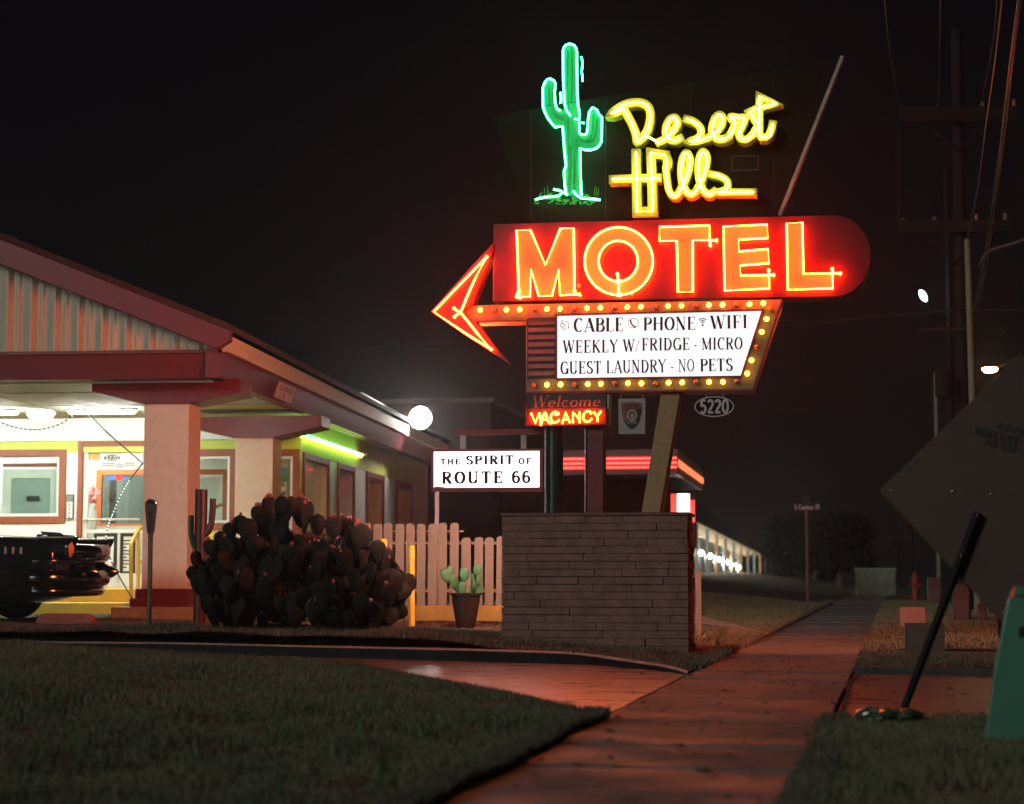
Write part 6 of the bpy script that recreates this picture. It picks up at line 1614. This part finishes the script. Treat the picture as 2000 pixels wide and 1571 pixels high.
# ------------------------------------------------------------------ utility poles, lamps and wires on the right
M_wood = mat('weathered_pole_wood', lin(24, 16, 14), .9, var=.3, vscale=5, bump=.5, streak=True)
M_woodp = mat('pale_pole_sleeve', lin(112, 110, 86), .7, var=.25, vscale=6, bump=.2, streak=True)
M_wire = mat('dark_wire', (.02, .018, .018), .5)
def upole(name, label, xa, ya, xb, yb, D, rpx, arms=(), m=None, sleeve=None, group='utility poles along the right verge'):
    fr = Fr(xb, D, 0, 0); o = thing(name, fr, label, 'utility pole', group); s_ = D / F
    L_ = lambda x, y, w=0: (P(x, y, D + w).x - fr.o.x, w, P(x, y, D + w).z)
    MB().tube([(L_(xb, yb)[0], 0, -.2), L_(xb, yb), L_(xa, ya)], [rpx * s_ * 1.05, rpx * s_, rpx * s_ * .8], 12).build('pole', m or M_wood, o, smooth=True)
    for (x0, y0, x1, y1) in arms:
        a = Vector(L_(x0, y0, -.2)); b = Vector(L_(x1, y1, -.2)); MB().box(a.x, b.x, -.26, -.14, min(a.z, b.z) - .06, max(a.z, b.z) + .06).build('crossarm', M_wood, o)
        c = (a + b) / 2
        br = MB(); br.tube([(a.x * .6 + c.x * .4, -.2, a.z - .06), (c.x, -.15, c.z - .75)], .02, 6); br.tube([(b.x * .6 + c.x * .4, -.2, b.z - .06), (c.x, -.15, c.z - .75)], .02, 6); br.build('brace', M_wood, o)
        for f in (.04, .32, .7, .96):
            p = a + (b - a) * f; MB().lathe([(0, 0), (.03, 0), (.05, .05), (.035, .08), (.05, .12), (.02, .16), (0, .17)], (p.x, -.2, p.z + .06), 10).build('insulator', mat('insulator_glaze', lin(140, 110, 100), .3), o, smooth=True)
    return o, fr, L_
up, upf, UL = upole('utility_pole', 'tall wooden utility pole with two crossarms behind the orange sign', 1868, 60, 1886, 1100, 38.0, 13.5, [(1755, 232, 1990, 214), (1756, 448, 1972, 436)])
u2, u2f, UL2 = upole('utility_pole', 'slim dark utility pole close left of the tall crossarm pole', 1848, 330, 1862, 1060, 44.0, 6.5)
u3, u3f, UL3 = upole('utility_pole', 'pale sleeved utility pole right of the tall crossarm pole', 1889, 468, 1906, 1000, 36.0, 7.5, m=M_woodp)
u4, u4f, UL4 = upole('utility_pole', 'short pale sleeved pole far left of the group', 1827, 728, 1835, 1160, 70.0, 4.8, m=M_woodp)
u5, _, _ = upole('utility_pole', 'tiny distant utility pole with crossarms left of the fire hydrant', 1755, 1050, 1755, 1160, 130.0, 3.5, [(1732, 1056, 1776, 1055)])
u6, _, _ = upole('utility_pole', 'tiny distant dark pole behind the fire hydrant', 1780, 1022, 1782, 1160, 118.0, 3.2, [(1755, 1028, 1800, 1027)])
MB().box(-.9, .9, -.2, -.1, UL(1868, 650)[2], UL(1868, 643)[2]).build('cable_bracket', M_pvc, up)
MB().lathe([(0, 0), (.16, 0), (.2, .05), (.2, .5), (.16, .56), (0, .58)], (UL(1838, 740)[0], -.3, UL(1838, 780)[2]), 14).build('transformer', M_wood, up, smooth=True)
# street lamp head on an arm
q = P(1804, 579, 46); lf = u2f
la = MB(); p0 = UL2(1852, 620, 0); la.tube(spline([p0, UL2(1832, 622, -.1), UL2(1820, 612, -.2), UL2(1812, 592, -.3), UL2(1806, 582, -.3)], 4), .035, 8); LA = la.build('lamp_arm', M_wood, u2, smooth=True)
MB().ball(UL2(1803, 578, -.35), .07, .10, .15, n=12, m=8, M=Matrix.Rotation(R(-28), 3, 'Y')).build('lamp_lens', emis('led_street_light', (.82, .95, 1.0), 25), LA, smooth=True)
# distant sodium street lamp
fr = Fr(1942, 60, 0, 0); so = thing('street_lamp', fr, 'glowing amber street lamp far off above the orange sign', 'street lamp'); s_ = 60 / F
zl = CAMZ + (1111 - 718) * s_
MB().tube(spline([(1.6, 0, 0), (1.6, 0, zl - .8), (1.5, 0, zl - .1), (1.0, 0, zl + .12), (.2, 0, zl + .06)], 5), .06, 8).build('pole', M_wood, so, smooth=True)
MB().lathe([(0, .10), (.2, .08), (.32, .0), (.28, -.02), (.0, -.02)], (0, 0, zl), 16).build('lamp_housing', M_wood, so, smooth=True)
MB().ball((0, -.05, zl - .05), .24, .2, .11, n=14, m=8).build('lamp_glass', emis('sodium_light', (1, .55, .26), 150), so, smooth=True)
# cables
def cable(name, label, pts, r, m, group=None, sag=0):
    P3 = [P(x, y, D) for x, y, D in pts]; fr = Fr(1000, 20, 0, 0); fr.o = Vector((P3[-1].x, P3[-1].y, P3[-1].z))
    mb = MB(); mb.tube(spline([tuple(p - fr.o) for p in P3], 6), r, 6); o = mb.build(name, m, None, smooth=True); o.location = fr.o; tag(o, label, 'cable', group); return o
M_cab = mat('grey_cable_sheath', lin(120, 112, 108), .35, metal=.2, var=.4, vscale=60, bump=.3, bscale=90)
cable('cable', 'single grey overhead cable left of the red-lit bundle', [(1972, -160, 14), (1957, 0, 17), (1942, 130, 20), (1925, 250, 24), (1909, 370, 29), (1889, 470, 35.9)], .0085, M_cab, 'overhead cables')
cable('cable', 'leftmost cable of the red-lit bundle hanging at the right edge', [(2012, -160, 15), (1989, 0, 18), (1972, 130, 21), (1958, 250, 25), (1938, 400, 30), (1920, 520, 34), (1893, 640, 37.6)], .011, M_cab, 'overhead cables')
cable('cable', 'middle cable of the red-lit bundle hanging at the right edge', [(2016, -160, 15.1), (1993, 0, 18.1), (1977, 110, 21), (1960, 250, 25.2), (1945, 380, 30), (1930, 500, 34), (1905, 600, 37.5)], .010, M_cab, 'overhead cables')
cable('cable', 'rightmost cable of the red-lit bundle hanging at the right edge', [(2020, -160, 15.2), (1996, 0, 18.2), (1980, 110, 21), (1963, 260, 25.2), (1948, 370, 30), (1926, 520, 34), (1912, 600, 37.4)], .009, M_cab, 'overhead cables')
for k, (pts, lab) in enumerate([([(1724, -60, 20), (1736, 80, 26), (1757, 218, 37.8)], 'thin dark wire to the left end of the upper crossarm'), ([(1838, -60, 20), (1836, 80, 27), (1832, 212, 37.8)], 'thin dark wire to the middle of the upper crossarm'), ([(1950, -60, 20), (1940, 80, 26), (1916, 200, 37.8)], 'thin dark wire to the right part of the upper crossarm'),
       ([(1757, 240, 37.7), (1757, 340, 37.8), (1757, 440, 37.9)], 'dark drop wire between the two crossarm left ends'), ([(500, 690, 66), (1100, 662, 55), (1540, 634, 46), (1720, 618, 41), (1862, 606, 37.9)], 'long dark cable crossing behind the neon sign to the pole'), ([(2060, 446, 30), (1990, 472, 32), (1930, 492, 34), (1912, 520, 35.8)], 'short grey cable leaving the pale pole to the right edge'), ([(1862, 602, 38), (1990, 606, 36), (2080, 600, 34)], 'dark cable from the crossarm pole to the right edge')]):
    cable('cable', lab, pts, .011 if k < 4 else .022, M_cab if k == 5 else M_wire, 'thin wires')

# ------------------------------------------------------------------ right verge things
s_ = 11.6 / F
ws = Fr(1960, 11.6, 8.0, 0.03)
wo = thing('road_work_sign', ws, 'back of a diamond road work sign with black stencilled lettering at the right edge', 'road sign')
M_wsb = mat('bare_sign_aluminium', lin(82, 58, 47), .6, metal=.0, var=.25, vscale=3, bump=.08)
cxp, cyp, hd_ = 1986, 958, 268
dm = [(cxp - hd_, cyp), (cxp - 20, cyp + hd_), (cxp + hd_ - 20, cyp + 8), (cxp + 8, cyp - hd_)]
d_ = [ws.uz(*p, 0) for p in dm]
MB().prism(d_, 0, .012).build('panel', M_wsb, wo, bevel=.003)
MB().prism([(a, b) for a, b in d_], .0125, .016).build('orange_face', mat('fluorescent_orange', lin(230, 100, 30), .5), wo)
st_ = MB()
def stline(s, x0, y0, x1, y1, H): text(st_, s, ws.uz(x0, y0, 0), ws.uz(x1, y1, 0), H * s_, -.0015, .001, serif=False, thick=.24, gap=.1)
stline('ADVANCED', 1947, 838, 2052, 866, 13); stline('WORKZONE', 1903, 848, 1990, 869, 14); stline('918-692-1500'[:8], 1921, 870, 1990, 886, 14)
st_.build('stencil', M_ink, wo)
for dx in (-.05, .45):
    pass
c0 = ws.uz(1905, 1008, -.05); 
lg = MB(); pA = ws.p(1911, 1002, -.05); pB = ws.p(1762, 1394, -.05); pB.z = 0; pA2 = ws.p(1905, 1020, -.05)
lg.tube([pA, pB], [.031, .024], 4); lg.build('leg', mat('black_steel_tube', (.006, .006, .006), .5), wo)
lg = MB(); q = ws.p(2080, 1394, -.05); lg.tube([(pA.x + .55, -.05, pA.z), (q.x + .4, -.05, 0)], .026, 4); lg.build('leg', mat('black_steel_tube', (.006, .006, .006), .5), wo)
lg = MB(); lg.tube([(pA.x + .1, .04, pA.z), (pA.x + .3, 1.2, 0)], .026, 4); lg.build('leg', mat('black_steel_tube', (.006, .006, .006), .5), wo)
bt = MB()
for (x, y) in ((1742, 958), (1960, 1195), (1975, 705), (1860, 960), (1935, 965)):
    q = ws.p(x, y, -.003); bt.ball(q, .009, n=8, m=6)
for (x, y) in ((1909, 1008), (1877, 1086)):
    q = ws.p(x, y, -.085); bt.ball(q, .007, n=8, m=6)
bt.build('bolt', M_chr, wo, smooth=True)
# clear plastic bag by the leg
q = G(1732, 1408, .05); bf = Fr(1732, q.y, 0, .085)
bg = thing('plastic_bag', bf, 'crumpled clear green plastic bag lying at the foot of the black sign leg', 'bag')
b = MB(); rb_ = random.Random(12); s2 = q.y / F
b.ball((0, 0, 0), 68 * s2, .10, .045, n=30, m=14)
nv = []
for v in b.v:
    k = 1 + .32 * math.sin(17 * v[0] + 9 * v[1]) * math.sin(23 * v[0] - 31 * v[2]) + rb_.uniform(-.14, .14); nv.append((v[0], v[1] * k, max(-.04, v[2] * k * (1.6 if v[0] < -.1 else .8))))
b.v = nv; b.build('film', mat('green_plastic_film', lin(70, 84, 60), .14, var=.3, vscale=20, bump=.6, bscale=30, coat=.6), bg)
# A-frame barricade
bq = G(1925, 1458, .03); bf = Fr(1926, bq.y, 6, .03); s2 = bq.y / F
bo_ = thing('barricade', bf, 'pale green plastic A-frame barricade leg with orange reflector at the right edge', 'barricade')
p = lambda x, y, w=0: (bf.p(x, y, w).x, bf.p(x, y, w).z)
M_bar = mat('sea_green_plastic', lin(80, 128, 106), .45, var=.1, vscale=2, bump=.05)
MB().prism([p(1923, 1458), p(1944, 1300), p(1972, 1166), p(2052, 1166), p(2110, 1458)], 0, .045).build('panel', M_bar, bo_, bevel=.006)
MB().prism([p(1972.5, 1164), p(1984, 1145), p(2048, 1145), p(2051, 1164)], .001, .044).build('top_cap', M_bar, bo_, bevel=.006)
MB().prism([p(1975, 1168, -.004), p(1980, 1146, -.004), p(1985, 1146, -.004), p(1980, 1168, -.004)], -.006, .004).build('reflector', emis('reflector_glow', (1, .22, .03), .0, base=(.9, .25, .03)), bo_)
MB().prism([p(1990, 1225, -.002), p(2010, 1225, -.002), p(2010, 1245, -.002), p(1990, 1245, -.002)], -.003, .002).build('bolt_recess', M_pvc, bo_)
sl2 = MB(); sl2.add([(bf.p(1975, 1458, 0).x, .6, 0), (bf.p(2110, 1458, 0).x, .6, 0), (bf.p(2052, 1160, 0).x, .06, bf.p(2052, 1160, 0).z), (bf.p(1992, 1160, 0).x, .06, bf.p(1974, 1160, 0).z), (bf.p(1975, 1458, 0).x, .63, 0), (bf.p(2110, 1458, 0).x, .63, 0), (bf.p(2052, 1160, 0).x, .09, bf.p(2052, 1160, 0).z), (bf.p(1992, 1160, 0).x, .09, bf.p(1974, 1160, 0).z)], [(0, 1, 2, 3), (4, 5, 6, 7), (0, 1, 5, 4), (1, 2, 6, 5), (3, 0, 4, 7)]); sl2.build('rear_panel', M_bar, bo_)
# yard signs, utility covers, hydrant
def yard(x0, x1, y0, y1, ybase, D, lab, col):
    fr = Fr((x0 + x1) / 2, D, 9, .04); o = thing('yard_sign', fr, lab, 'yard sign', 'small yard signs on the verge')
    a = fr.uz(x0, y1, 0); b = fr.uz(x1, y0, 0)
    MB().box(a[0], b[0], 0, .008, a[1], b[1]).build('panel', mat('yard_panel_' + ('pink' if col else 'brown'), lin(150, 132, 124) if col else lin(92, 72, 64), .7, var=.12), o)
    for f in (.25, .75):
        x = a[0] + (b[0] - a[0]) * f; MB().tube([(x, .012, -.05), (x, .012, b[1] - .03)], .004, 6).build('stake', M_trim, o)
yard(1758, 1807, 1186, 1224, 1232, 26.0, 'paler pink small yard sign panel, farther of the two on the right verge', 1)
yard(1768, 1845, 1217, 1277, 1284, 19.5, 'brown red larger yard sign panel, nearer of the two on the right verge', 0)
def pedestal(x0, x1, y0, y1, D, lab, round_):
    fr = Fr((x0 + x1) / 2, D, 9, .03); o = thing('utility_pedestal', fr, lab, 'utility box', 'utility pedestals on the verge')
    a = fr.uz(x0, y1, 0); b = fr.uz(x1, y0, 0); w = (b[0] - a[0]) / 2; h = b[1]; m_ = mat('pedestal_paint', lin(70, 46, 42), .45, var=.15)
    if round_: MB().prism([(-w, -.05), (w, -.05), (w, h - w)] + [(w * math.cos(R(t)), h - w + w * math.sin(R(t))) for t in range(15, 180, 15)] + [(-w, h - w)], 0, w * 1.4).build('cover', m_, o, bevel=.03, smooth=True)
    else: MB().box(-w, w, 0, w * 1.6, -.05, h).build('cover', m_, o, bevel=.02)
    MB().box(-w * .75, w * .75, -.012, -.001, .05, h * .55).build('access_door', mat('pedestal_door', lin(84, 56, 52), .5), o, bevel=.004)
pedestal(1861, 1894, 1139, 1214, 31, 'tall rounded brown utility pedestal behind the black sign leg', True)
pedestal(1907, 1924, 1180, 1214, 31, 'short brown utility pedestal beside the tall rounded one', False)
pedestal(1812, 1838, 1128, 1177, 46, 'square grey-brown utility box beyond the rounded pedestal', False)
fr = Fr(1787, 52, 0, .0); hy = thing('fire_hydrant', fr, 'red fire hydrant far along the right verge', 'fire hydrant'); s_ = 52 / F
M_hyd = mat('hydrant_red', lin(130, 40, 30), .5, var=.15)
h = .86
MB().lathe([(.0, -.05), (.16, -.05), (.16, .04), (.11, .06), (.105, h * .62), (.14, h * .64), (.14, h * .68), (.12, h * .72), (.1, h * .86), (.05, h * .93), (.035, h), (0, h)], (0, 0, 0), 18).build('barrel', M_hyd, hy, smooth=True)
for m_ in (1, -1): MB().lathe([(0, .2), (.055, .2), (.06, .16), (.05, .08), (.05, 0)], (0, 0, 0), 12, 'x')
nz = MB(); nz.tube([(-.2, 0, h * .55), (.2, 0, h * .55)], .05, 10); nz.tube([(0, 0, h * .5), (0, -.19, h * .5)], .065, 10); nz.build('outlet', M_hyd, hy, smooth=True)

# ------------------------------------------------------------------ thin haze volume, added for a soft halo round the lights
hz = MB().box(-200, 270, -80, 470, -2.6, 24); ho_ = hz.build('added_haze', bpy.data.materials.new('halo_haze')); ho_['kind'] = 'stuff'
hm_ = ho_.data.materials[0]; hm_.use_nodes = True; nt = hm_.node_tree; nt.nodes.clear()
o_ = nt.nodes.new('ShaderNodeOutputMaterial'); v_ = nt.nodes.new('ShaderNodeVolumePrincipled'); v_.inputs['Density'].default_value = .0007; v_.inputs['Anisotropy'].default_value = .88; v_.inputs['Color'].default_value = (.9, .9, .9, 1)
nt.links.new(v_.outputs[0], o_.inputs['Volume'])
sc.cycles.volume_bounces = 0
